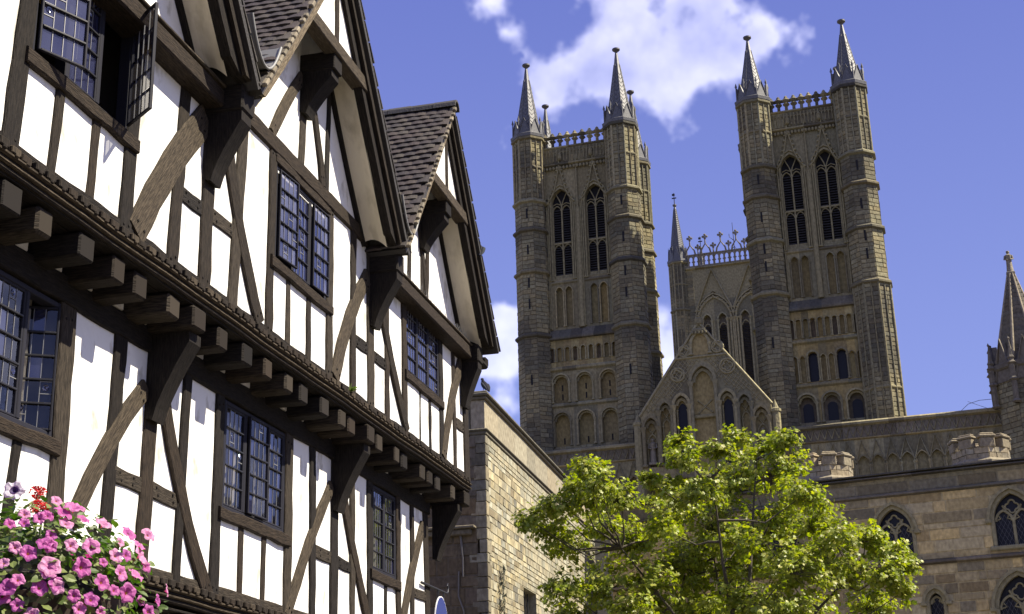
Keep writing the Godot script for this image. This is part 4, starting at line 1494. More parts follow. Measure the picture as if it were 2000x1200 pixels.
func gable_front(K: Node) -> void:
	var G := put_mesh(null, "gabled_porch_front", K)
	var wall := MB.new()
	var z := 1.1
	var ax := -16.75
	var ay := 35.5
	var sl := 1.39
	var roof := [ax, ay, sl]
	# [x0, x1, centre, half, sill, spring, k, kind]
	var bays := [[-21.7, -20.3, -20.95, .5, 24.6, 27.7, 1.6, 0], [-20.3, -19.25, -19.78, .42, 24.6, 28.9, 1.6, 0], [-19.25, -17.85, -18.5, .52, 24.4, 29.2, 1.5, 1], [-17.85, -15.65, -16.75, .85, 24.4, 30.9, 1.5, 2], [-15.65, -14.25, -15.0, .52, 24.4, 29.2, 1.5, 1], [-14.25, -13.2, -13.72, .42, 24.6, 28.9, 1.6, 0], [-13.2, -11.8, -12.55, .5, 24.6, 27.7, 1.6, 0]]
	for b: Array in bays:
		var o := {"cx": b[2], "ring": 0.22, "ring2": true, "r": 0.14, "wall": GREY * 1.05, "roof": roof, "name": "pointed_arch", "panel": b[7] != 1}
		blind(G, wall, b[0], b[1], 23.6, 36.0, b[3], b[4], b[5], b[6], z, 0.45, OCHRE, o)
		var mb := MB.new()
		if b[7] == 1:
			mb.col = OCHRE
			back_panel(mb, b[2], b[3] - 0.18, b[4], b[5] - 0.3, 1.7, z - 0.4)
			put(mb, "lancet_pane", M.far_glass, G)
			mb = MB.new()
			mb.col = OCHRE
			back_panel(mb, b[2], b[3], b[4], b[5], b[6], z - 0.45)
			for s: float in [-1.0, 1.0]:
				mb.col = TAN
				shaft(mb, b[2] + s * (b[3] - 0.1), b[4], b[5] - 0.3, z - 0.25, 0.07)
			put(mb, "lancet_surround", M.far_stone, G)
		elif b[7] == 0:
			mb.col = TAN
			ring(mb, b[2], b[5] - 1.1, b[3] - 0.17, 2.0, 0.09, z - 0.42, z - 0.3)
			for s: float in [-1.0, 1.0]:
				mb.tube([Vector3(b[2] + s * 0.25, b[5] - 0.1, z - 0.36), Vector3(b[2] - s * 0.2, b[5] - 0.65, z - 0.36)], [0.045, 0.045], 4, false)
				shaft(mb, b[2] + s * (b[3] - 0.13), b[4], b[5] - 1.1, z - 0.34, 0.06)
			put(mb, "inner_tracery", M.far_stone, G)
		else:
			mb.col = TAN * 0.9
			mb.box(Vector3(b[2] - 0.85, 28.1, z - 0.45), Vector3(b[2] + 0.85, 28.35, z - 0.15), 0.05)
			for s: float in [-1.0, 1.0]:
				mb.tube([Vector3(b[2] + s * 0.55, 28.5, z - 0.42), Vector3(b[2] - s * 0.55, 29.5, z - 0.42)], [0.06, 0.06], 4, false)
			put(mb, "inner_tracery", M.far_stone, G)
	for b: Array in [[-20.95, 24.7, 1.9], [-12.55, 24.7, 1.9]]:
		statue(G, Vector3(b[0], b[1] + 0.3, z - 0.2), b[2])
	# return walls and roof behind the gable
	wall.col = GREY
	for s: float in [-1.0, 1.0]:
		var x: float = ax + s * 4.95
		var y := ay - sl * 4.95
		wall.qo(Vector3(x, 20, z), Vector3(x, y, z), Vector3(x, y, -3), Vector3(x, 20, -3), Vector3(s, 0, 0))
		wall.qo(Vector3(x, y, z), Vector3(ax, ay, z), Vector3(ax, ay, -3), Vector3(x, y, -3), Vector3(s, 1, 0))
		var cp := MB.new()
		cp.col = TAN
		cp.tube([Vector3(x + s * 0.1, y, z + 0.05), Vector3(ax, ay + 0.1, z + 0.05)], [0.11, 0.11], 4)
		put(cp, "gable_coping", M.far_stone, G)
		# corner pinnacle shafts
		var t := MB.new()
		t.col = GREY
		t.lathe([[0.34, 20.0], [0.34, 27.9], [0.42, 28.0], [0.42, 28.2], [0.25, 28.3], [0.0, 29.0]], 8, Vector3(x + s * 0.3, 0, z - 0.2))
		put(t, "corner_shaft", M.far_stone, G)
	# string across the gable, upper niche, quatrefoils
	var d := MB.new()
	string_course(d, ax - 1.95, ax + 1.95, 32.75, 0.22, z, 0.14, TAN)
	d.col = TAN
	ring(d, ax, 33.9, 0.6, 1.4, 0.2, z, z + 0.18)
	for s: float in [-1.0, 1.0]:
		shaft(d, ax + s * 0.72, 33.0, 33.9, z + 0.1, 0.1)
	d.col = OCHRE
	back_panel(d, ax, 0.6, 33.0, 33.9, 1.4, z + 0.02)
	d.col = GREY * 0.8
	d.box(Vector3(ax - 0.55, 34.75, z), Vector3(ax + 0.55, 35.1, z + 0.3), 0.1)
	for i in 5:
		d.box(Vector3(ax - 0.6 + i * 0.26, 34.6, z + 0.1), Vector3(ax - 0.4 + i * 0.26, 34.85, z + 0.36), 0.06)
	d.box(Vector3(ax - 0.3, 35.4, z - 0.3), Vector3(ax + 0.3, 36.0, z + 0.2), 0.1)
	put(d, "gable_niche", M.far_stone, G)
	for q: Array in [[-1.9, 31.6, .5], [1.95, 31.9, .55], [-1.25, 33.4, .42], [1.3, 33.5, .42]]:
		var m := MB.new()
		var cx: float = ax + q[0]
		m.col = TAN
		for lobe in 4:
			var a := lobe * PI / 2 + 0.2
			var p: Array = []
			var r: Array = []
			for i in 9:
				var e := a - 2.0 + i * 0.5
				p.append(Vector3(cx + cos(a) * q[2] * 0.42 + cos(e) * q[2] * 0.36, q[1] + sin(a) * q[2] * 0.42 + sin(e) * q[2] * 0.36, z + 0.05))
				r.append(0.085)
			m.tube(p, r, 4, false)
		var p2: Array = []
		var r2: Array = []
		for i in 15:
			p2.append(Vector3(cx + cos(i * TAU / 14) * q[2] * 1.05, q[1] + sin(i * TAU / 14) * q[2] * 1.05, z + 0.04))
			r2.append(0.1)
		m.tube(p2, r2, 4, false)
		put(m, "quatrefoil", M.far_stone, G)
	# diaper-work lattice over the field of the gable
	var la := MB.new()
	la.col = TAN * 0.95
	for i in range(-30, 31):
		for s: float in [-1.0, 1.0]:
			for j in 44:
				var x := ax + i * 0.36 + s * (j * 0.18)
				var y := 26.8 + j * 0.21
				var mid := Vector2(x + s * 0.09, y + 0.105)
				if mid.y > ay - sl * absf(mid.x - ax) - 0.25 or absf(mid.x - ax) > 4.9:
					continue
				var free := true
				for b: Array in bays:
					var dx: float = absf(mid.x - b[2]) / (b[3] + 0.28)
					if dx < 1.0 and mid.y < b[5] + (b[3] + 0.28) * sqrt(2.0 * (b[6] as float) - 1.0) * sqrt(1.0 - dx * dx) + 0.1 or dx < 1.4 and mid.y < b[5]:
						free = false
				if absf(mid.x - ax) < 0.9 and mid.y > 32.7:
					free = false
				if free:
					la.tube([Vector3(x, y, z + 0.02), Vector3(x + s * 0.18, y + 0.21, z + 0.02)], [0.045, 0.045], 3, false)
	put(la, "diaper_lattice", M.far_stone, G, "stuff")
	G.mesh = wall.mesh(M.far_stone)


func screen_wall(K: Node, x0: float, x1: float) -> void:
	var S := put_mesh(null, "screen_wall", K)
	var w := MB.new()
	w.col = GREY
	w.box(Vector3(x0, 0, -2.2), Vector3(x1, 26.9, -0.3))
	masonry(w, Transform3D(Basis.IDENTITY, Vector3(x0, 25.5, 0.0)), x1 - x0, 0.2, 0.2, 1.0, OCHRE)
	masonry(w, Transform3D(Basis.IDENTITY, Vector3(x0, 25.68, -0.02)), x1 - x0, 0.85, 0.85, 1.3, Color(0.26, 0.23, 0.17))
	string_course(w, x0, x1, 26.5, 0.45, -0.05, 0.3, TAN)
	string_course(w, x0, x1, 25.5, 0.2, 0.0, 0.12, OCHRE)
	w.col = TAN * 0.8
	w.quad(Vector3(x0, 26.9, -0.05), Vector3(x1, 26.9, -0.05), Vector3(x1, 27.0, -2.2), Vector3(x0, 27.0, -2.2))
	var n := int((x1 - x0) / 1.04)
	var p := (x1 - x0) / n
	for i in n:
		var a := x0 + i * p
		blind(S, w, a, a + p, 20.5, 25.52, 0.43, 21.0, 23.6, 1.7, 0.0, 0.5, OCHRE, {"ring": 0.08, "r": 0.07, "wall": TAN * 0.9, "name": "pointed_arch"})
		var g := MB.new()
		g.col = tone(TAN, Vector3(a, 24, 0), 0.4)
		g.tube([Vector3(a + 0.02, 23.75, 0.1), Vector3(a + p / 2, 25.38, 0.1), Vector3(a + p - 0.02, 23.75, 0.1)], [0.06, 0.06, 0.06], 4, false)
		for s in 2:
			g.tube([Vector3(a + p * 0.5 * s, 25.74, 0.03), Vector3(a + p * (0.25 + 0.5 * s), 26.46, 0.03), Vector3(a + p * (0.5 + 0.5 * s), 25.74, 0.03)], [0.05, 0.05, 0.05], 4, false)
		put(g, "chevron", M.far_stone, S)
	S.mesh = w.mesh(M.far_stone)


func crossing_tower(K: Node) -> void:
	var T := put_mesh(null, "crossing_tower", K)
	var w := MB.new()
	w.col = Color(0.24, 0.21, 0.155)
	var z := -62.0
	w.box(Vector3(-28.9, 20, z - 17), Vector3(-13, 63.3, z - 0.6))
	var xs := [-28.0, -27.2, -22.5, -17.8, -13.1]
	masonry(w, Transform3D(Basis.IDENTITY, Vector3(-28, 40, z)), 0.8, 23.3, 0.4, 0.8, GREY)
	for i in range(1, 4):
		var a: float = xs[i]
		var b: float = xs[i + 1]
		var cx := (a + b) / 2
		for s: float in [-1.0, 1.0]:
			var c0 := a if s < 0 else cx
			var c1 := cx if s < 0 else b
			blind(T, w, c0, c1, 40.0, 59.0, 0.52, 41.0, 56.3, 1.7, z, 0.7, Color(0.05, 0.05, 0.05), {"cx": cx + s * 0.95, "ring": 0.16, "r": 0.12, "panel": false, "name": "lancet"})
			louvres(T, cx + s * 0.95, 0.52, 41.0, 55.2, 1.7, z - 0.45)
			var t := MB.new()
			t.col = TAN
			ring(t, cx + s * 0.95, 55.3, 0.4, 1.7, 0.12, z - 0.35, z - 0.2)
			put(t, "lancet_tracery", M.far_stone, T)
		w.col = GREY
		bay(w, a, b, 59.0, 63.3, cx, 0.4, 59.4, 59.6, 1.3, z, 0.3)
		var m := MB.new()
		m.col = TAN * 0.95
		for q: Array in [[1.95, 0.22], [2.3, 0.14]]:
			ring(m, cx, 56.4, q[0], 1.55, q[1], z, z + 0.22)
		m.tube([Vector3(cx - 2.3, 57.6, z + 0.15), Vector3(cx, 63.0, z + 0.15), Vector3(cx + 2.3, 57.6, z + 0.15)], [0.16, 0.16, 0.16], 4, false)
		for k in 12:
			var e := arch_pts(cx, 56.4, 2.15, 1.5, 6)[k]
			m.box(Vector3(e.x - 0.1, e.y - 0.1, z + 0.1), Vector3(e.x + 0.1, e.y + 0.1, z + 0.34), 0.05)
		for s: float in [-1.0, 1.0]:
			for r: float in [1.55, 1.95, 2.25]:
				shaft(m, cx + s * r, 40.0, 56.4, z + 0.12, 0.13)
		put(m, "gabled_hood", M.far_stone, T)
	string_course(w, -28, -13, 63.2, 0.4, z, 0.3)
	# pierced parapet: arches, quatrefoils and cross finials
	for i in 7:
		var px := -27.3 + i * 1.95
		var m := MB.new()
		m.col = Color(0.27, 0.24, 0.175)
		m.box(Vector3(px - 0.98, 63.5, z - 0.2), Vector3(px + 0.98, 63.75, z + 0.12), 0.05)
		m.box(Vector3(px - 0.98, 65.1, z - 0.16), Vector3(px + 0.98, 65.3, z + 0.1), 0.04)
		for s: float in [-1.0, -0.33, 0.33, 1.0]:
			m.box(Vector3(px + s * 0.95 - 0.11, 63.6, z - 0.15), Vector3(px + s * 0.95 + 0.11, 65.2, z + 0.08), 0.03)
		for s: float in [-0.66, 0.0, 0.66]:
			ring(m, px + s * 0.95, 64.7, 0.2, 1.5, 0.12, z - 0.12, z + 0.06)
			m.box(Vector3(px + s * 0.95 - 0.24, 64.2, z - 0.1), Vector3(px + s * 0.95 - 0.1, 64.36, z + 0.04), 0.03)
			m.box(Vector3(px + s * 0.95 + 0.1, 64.2, z - 0.1), Vector3(px + s * 0.95 + 0.24, 64.36, z + 0.04), 0.03)
		m.tube([Vector3(px - 0.62, 65.2, z), Vector3(px - 0.5, 65.8, z), Vector3(px, 66.6, z), Vector3(px + 0.5, 65.8, z), Vector3(px + 0.62, 65.2, z)], [0.12, 0.11, 0.11, 0.11, 0.12], 5)
		for q: Array in [[0.0, 66.5, 1.3], [0.98, 65.2, 1.3]]:
			var fx: float = px + q[0]
			m.tube([Vector3(fx, q[1], z), Vector3(fx, q[1] + q[2] - 0.1, z)], [0.1, 0.08], 5)
			for e: Array in [[0.0, 1.25], [-0.24, 1.0], [0.24, 1.0], [0.0, 0.78]]:
				m.box(Vector3(fx + e[0] - 0.15, q[1] + e[1] - 0.15, z - 0.12), Vector3(fx + e[0] + 0.15, q[1] + e[1] + 0.15, z + 0.12), 0.09)
		put(m, "pierced_parapet", M.far_stone, T)
	for p: Array in [[-29.0, z - 0.6], [-28.6, z - 17.0], [-12.6, z - 0.6]]:
		var c := Vector3(p[0], 0, p[1])
		turret(T, c, [[20.0, 58.0, 1.15, true], [58.0, 64.3, 1.12, true]])
		var m := MB.new()
		m.lathe([[1.12 * C8, 64.2], [1.35 * C8, 64.5], [1.35 * C8, 64.8], [1.02 * C8, 64.9], [0.16, 72.2], [0.1, 72.3], [0.26, 72.5], [0.26, 72.65], [0.0, 72.8]], 8, c, PI / 8)
		for k in 8:
			m.xf = Transform3D(Basis(Vector3.UP, k * PI / 4), c)
			m.extrude(PackedVector2Array([Vector2(-0.5, 64.8), Vector2(0.5, 64.8), Vector2(0, 66.6)]), 0.92, 1.15)
			m.xf = Transform3D(Basis(Vector3.UP, k * PI / 4 + PI / 8), c)
			m.tube([Vector3(0, 64.8, 1.25), Vector3(0, 66.6, 1.2)], [0.1, 0.02], 5)
			m.tube([Vector3(0, 65.0, 1.06), Vector3(0, 72.0, 0.19)], [0.05, 0.03], 4, false)
			m.xf = Transform3D.IDENTITY
			for r in 22:
				var y := 66.0 + r * 0.28
				var q := lerpf(1.02 * C8, 0.16, (y - 64.9) / 7.3) * 0.94
				var a := k * PI / 4
				m.xf = Transform3D(Basis(Vector3.UP, a), c)
				m.box(Vector3(-q * 0.38, y, q - 0.02), Vector3(q * 0.38, y + 0.05, q + 0.025))
				m.xf = Transform3D.IDENTITY
		put(m, "pinnacle", M.lead, T)
		m = MB.new()
		m.tube([c + Vector3(0, 72.7, 0), c + Vector3(0, 74.3, 0)], [0.06, 0.04], 4)
		m.box(c + Vector3(-0.3, 73.5, -0.05), c + Vector3(0.3, 73.65, 0.05), 0.02)
		m.box(c + Vector3(-0.25, 73.9, -0.04), c + Vector3(0.12, 74.2, 0.04), 0.02)
		put(m, "weather_vane", M.iron, T)
	var an := MB.new()
	an.tube([Vector3(-22.2, 63, z - 4), Vector3(-22.3, 70.5, z - 4)], [0.07, 0.03], 4)
	an.tube([Vector3(-22.9, 66.6, z - 4), Vector3(-22.2, 67.2, z - 4), Vector3(-21.8, 66.4, z - 4)], [0.05, 0.05, 0.05], 4)
	an.tube([Vector3(-22.25, 68.0, z - 4), Vector3(-22.8, 68.6, z - 4), Vector3(-22.8, 69.0, z - 4)], [0.04, 0.04, 0.04], 4)
	put(an, "aerial", M.iron, T)
	T.mesh = w.mesh(M.far_stone)


func spire_turret(K: Node) -> void:
	var c := Vector3(6.35, 0, 0.6)
	var T := turret(K, c, [[0.0, 22.0, 2.25, false], [22.0, 29.2, 2.05, false]])
	T.name = numbered("spire_turret", K)
	var m := MB.new()
	m.col = Color(0.17, 0.15, 0.115)
	m.lathe([[2.1 * C8, 29.0], [2.3 * C8, 29.2], [2.3 * C8, 29.5], [1.85 * C8, 29.7], [0.22, 36.6]], 8, c, PI / 8)
	for k in 8:
		var a := k * PI / 4 + PI / 8
		var d := Vector3(sin(a), 0, cos(a))
		m.col = Color(0.36, 0.31, 0.22)
		m.tube([c + d * 1.87 * C8 + Vector3(0, 29.7, 0), c + d * 0.24 + Vector3(0, 36.6, 0)], [0.13, 0.08], 5)
		m.col = Color(0.2, 0.18, 0.135)
		m.xf = Transform3D(Basis(Vector3.UP, k * PI / 4), c)
		m.extrude(PackedVector2Array([Vector2(-0.8, 28.2), Vector2(0.8, 28.2), Vector2(0, 31.2)]), 1.7, 2.14)
		m.tube([Vector3(-0.85, 28.2, 2.16), Vector3(0, 31.3, 2.16), Vector3(0.85, 28.2, 2.16)], [0.1, 0.1, 0.1], 5)
		m.xf = Transform3D(Basis(Vector3.UP, k * PI / 4 + PI / 8), c)
		m.lathe([[0.2, 26.6], [0.2, 29.6], [0.28, 29.7], [0.18, 29.9], [0.04, 31.0], [0.1, 31.1], [0.0, 31.3]], 6, Vector3(0, 0, 2.5))
		for y: float in [26.4, 28.0, 29.2]:
			m.lathe([[0.2, y], [0.36, y + 0.12], [0.2, y + 0.3]], 6, Vector3(0, 0, 2.5))
		m.xf = Transform3D.IDENTITY
		for r in 18:
			var y := 30.2 + r * 0.34
			var q := lerpf(1.85, 0.22, (y - 29.7) / 6.9) * 0.985
			m.col = tone(Color(0.18, 0.16, 0.12), Vector3(k * 3, y, 0), 0.6)
			m.xf = Transform3D(Basis(Vector3.UP, k * PI / 4), c)
			m.stone(Vector3(-q * 0.38, y, q - 0.12), Vector3(q * 0.38, y + 0.31, q + 0.015), 0.02)
			m.xf = Transform3D.IDENTITY
	put(m, "stone_spire", M.far_stone, T)
	statue(T, c + Vector3(0, 36.75, 0), 1.7)


func build_cathedral() -> void:
	var K := node("cathedral", self, frame(107.0, 105.0))
	tag(K, "great Gothic cathedral with twin towers, lead pinnacles, gabled west front and a third tower behind", "cathedral")
	west_tower(K, "west_tower", -30.5, -22.45, -0.6, false)
	west_tower(K, "west_tower", -11.3, -3.62, -1.1, true)
	screen_wall(K, -46.0, -22.2)
	screen_wall(K, -11.3, 4.3)
	gable_front(K)
	crossing_tower(K)
	spire_turret(K)
	var nave := MB.new()
	nave.col = GREY
	nave.box(Vector3(-24, 0, -60), Vector3(-10, 30, -2.4))
	put(nave, "nave_wall", M.far_stone, K)
	var ra := MB.new()
	for i in 2:
		ra.tube([Vector3(3.4 + i * 0.6, 26.9, -1.0), Vector3(1.6 + i * 0.6, 27.8 if i else 27.1, -1.0)], [0.016, 0.016], 4)
	ra.tube([Vector3(1.6, 27.1, -1.0), Vector3(2.2, 27.6, -1.0), Vector3(3.0, 27.8, -1.0), Vector3(4.0, 27.8, -1.0)], [0.018, 0.018, 0.018, 0.018], 4)
	put(ra, "roof_railing", M.iron, K)


# ---------------------------------------------------------------- gatehouse and its wing
var block_meshes := {}


func block_mesh(base: Color, i: int) -> ArrayMesh:
	var key := "%s/%d" % [base, i]
	if not block_meshes.has(key):
		var mb := MB.new()
		var r2 := RandomNumberGenerator.new()
		r2.seed = hash(key)
		var k := r2.randf()
		var c := base.lerp(Color(0.13, 0.11, 0.08), pow(k, 2.2) * 0.75) * r2.randf_range(0.75, 1.25)
		var warm := r2.randf_range(-0.06, 0.1)
		mb.col = Color(c.r * (1.0 + warm), c.g, c.b * (1.0 - 2.0 * warm))
		# an uneven front face: nine points, the rim set back
		var p: Array = []
		for y in 4:
			var row: Array = []
			for x in 4:
				var fx: float = [-0.5, -0.465, 0.465, 0.5][x]
				var fy: float = [-0.5, -0.45, 0.45, 0.5][y]
				var rim := x == 0 or x == 3 or y == 0 or y == 3
				row.append(Vector3(fx * r2.randf_range(0.97, 1.0), fy * r2.randf_range(0.95, 1.0), -0.2 if rim else r2.randf_range(0.3, 1.0)))
			p.append(row)
		for y in 3:
			for x in 3:
				mb.quad(p[y][x], p[y][x + 1], p[y + 1][x + 1], p[y + 1][x])
		block_meshes[key] = mb.mesh(M.stone)
	return block_meshes[key]


# Courses of stone blocks on the plane of t. Blocks inside «near» are single parts, up to «most»; the others are joined.
func stones(par: Node, t: Transform3D, w: float, h: float, course: float, blen: float, base: Color, holes: Array, near: Rect2, most: int, proud := 0.03, gap := 0.012, called := "stone") -> void:
	var rest := MB.new()
	var y := 0.0
	var left := most
	var back := MB.new()
	back.col = base * 0.85
	back.xf = t
	var cuts := [0.0, w]
	for r: Rect2 in holes:
		cuts.append_array([clampf(r.position.x, 0, w), clampf(r.end.x, 0, w)])
	cuts.sort()
	for i in cuts.size() - 1:   # the mortar behind, with the openings left out
		var m: float = (cuts[i] + cuts[i + 1]) / 2
		var spans := [[0.0, h]]
		for r: Rect2 in holes:
			if m > r.position.x and m < r.end.x:
				var nx := []
				for s: Array in spans:
					if r.end.y <= s[0] or r.position.y >= s[1]:
						nx.append(s)
						continue
					if r.position.y > s[0]:
						nx.append([s[0], r.position.y])
					if r.end.y < s[1]:
						nx.append([r.end.y, s[1]])
				spans = nx
		for s: Array in spans:
			if cuts[i + 1] - cuts[i] > 1e-4:
				back.quad(Vector3(cuts[i], s[0], 0), Vector3(cuts[i + 1], s[0], 0), Vector3(cuts[i + 1], s[1], 0), Vector3(cuts[i], s[1], 0))
	put(back, "mortar", M.stone, par)
	while y < h - 0.02:
		var ch := minf(course * rr(0.65, 1.45), h - y)
		if h - y - ch < course * 0.45:
			ch = h - y
		var x := 0.0
		while x < w - 0.02:
			var bl := blen * rr(0.4, 1.7)
			if w - x - bl < blen * 0.5:
				bl = w - x
			var pieces := [[x, x + bl]]
			for r: Rect2 in holes:
				if r.position.y < y + ch - 0.02 and r.end.y > y + 0.02:
					var nx := []
					for s: Array in pieces:
						if r.end.x <= s[0] or r.position.x >= s[1]:
							nx.append(s)
							continue
						if r.position.x > s[0] + 0.03:
							nx.append([s[0], r.position.x])
						if r.end.x < s[1] - 0.03:
							nx.append([r.end.x, s[1]])
					pieces = nx
			for s: Array in pieces:
				var c := Vector3((s[0] + s[1]) / 2, y + ch / 2, 0)
				var size := Vector3(s[1] - s[0] - gap, ch - gap, proud * rr(0.5, 1.3))
				if left > 0 and near.has_point(Vector2(c.x, c.y)):
					left -= 1
					var o := put_mesh(block_mesh(base, rng.randi() % 26), called, par)
					o.transform = t * Transform3D(Basis.from_scale(size), c)
				else:
					rest.col = tone(base, t * c, 0.55)
					rest.xf = t
					rest.stone(c - Vector3(size.x, size.y, 0) / 2 - Vector3(0, 0, 0.01), c + Vector3(size.x, size.y, 0) / 2 + Vector3(0, 0, size.z * 0.8), 0.012)
			x += bl
		y += ch
	if rest.v.size():
		put(rest, called + "_courses", M.stone, par, "stuff")


func traceried_window(par: Node, t: Transform3D, cx: float, half: float, sill: float, spring: float, k: float, lights: int) -> void:
	var w := node("window", par, t)
	var z := -0.02
	var mb := MB.new()
	mb.col = TAN * 0.95
	ring(mb, cx, spring, half, k, 0.13, z - 0.2, 0.03, 9)
	ring(mb, cx, spring, half + 0.131, (k * half + 0.131) / (half + 0.131), 0.1, z, 0.12, 9)
	for s: float in [-1.0, 1.0]:
		mb.box(Vector3(cx + s * (half + 0.065) - 0.065, sill, z - 0.2), Vector3(cx + s * (half + 0.065) + 0.065, spring, 0.028), 0.02)
		mb.box(Vector3(cx + s * (half + 0.19) - 0.1, spring - 0.12, z), Vector3(cx + s * (half + 0.19) + 0.1, spring + 0.02, 0.13), 0.03)
	mb.box(Vector3(cx - half - 0.25, sill - 0.16, z - 0.2), Vector3(cx + half + 0.25, sill - 0.002, 0.1), 0.04)
	put(mb, "frame", M.stone, w)
	mb = MB.new()
	mb.col = TAN
	var zt := -0.2
	var lw := 2.0 * half / lights
	for i in range(1, lights):
		mb.box(Vector3(cx - half + lw * i - 0.05, sill, zt - 0.07), Vector3(cx - half + lw * i + 0.05, spring + half * 0.1, zt + 0.07), 0.025)
	for i in lights:
		ring(mb, cx - half + lw * (i + 0.5), spring - 0.05, lw * 0.5 - 0.07, 1.5, 0.07, zt - 0.06, zt + 0.06)
		for s: float in [-1.0, 1.0]:
			mb.tube([Vector3(cx - half + lw * (i + 0.5) + s * (lw * 0.5 - 0.06), spring + 0.0, zt), Vector3(cx - half + lw * (i + 0.5) + s * lw * 0.18, spring + 0.05, zt), Vector3(cx - half + lw * (i + 0.5) + s * lw * 0.3, spring + 0.16, zt)], [0.035, 0.03, 0.03], 5)
	if lights == 2:
		var qy := spring + half * 0.72
		for lobe in 4:
			var a := lobe * PI / 2
			var p: Array = []
			var r: Array = []
			for i in 8:
				var e := a - 1.7 + i * 0.486
				p.append(Vector3(cx + cos(a) * half * 0.2 + cos(e) * half * 0.17, qy + sin(a) * half * 0.2 + sin(e) * half * 0.17, zt))
				r.append(0.035)
			mb.tube(p, r, 5)
		for s: float in [-1.0, 1.0]:
			mb.tube([Vector3(cx, spring + half * 0.12, zt), Vector3(cx + s * half * 0.34, spring + half * 0.42, zt), Vector3(cx + s * half * 0.5, spring + half * 0.8, zt)], [0.05, 0.045, 0.045], 5)
	put(mb, "tracery", M.stone, w)
	for i in lights:
		var g := MB.new()
		var c2 := cx - half + lw * (i + 0.5)
		g.quad(Vector3(c2 - lw * 0.5, sill, zt - 0.03), Vector3(c2 + lw * 0.5, sill, zt - 0.03), Vector3(c2 + lw * 0.5, spring + (half * 0.25 if lights > 1 else half * 0.6), zt - 0.03), Vector3(c2 - lw * 0.5, spring + (half * 0.25 if lights > 1 else half * 0.6), zt - 0.03))
		put(g, "leaded_pane", M.far_glass, w)
	var top := MB.new()
	back_panel(top, cx, half, spring + half * 0.25, spring + half * 0.26, k, zt - 0.034)
	put(top, "leaded_pane", M.far_glass, w)
	var le := MB.new()
	for i in range(-16, 17):
		for s: float in [-1.0, 1.0]:
			for j in 14:
				var x := cx + i * 0.14 + s * j * 0.07
				var y := sill + j * 0.13
				if absf(x - cx) < half and absf(x + s * 0.07 - cx) < half and y < spring + half * 0.2:
					le.tube([Vector3(x, y, zt - 0.022), Vector3(x + s * 0.07, y + 0.13, zt - 0.022)], [0.004, 0.004], 3, false)
	put(le, "lead_came", M.came, w)


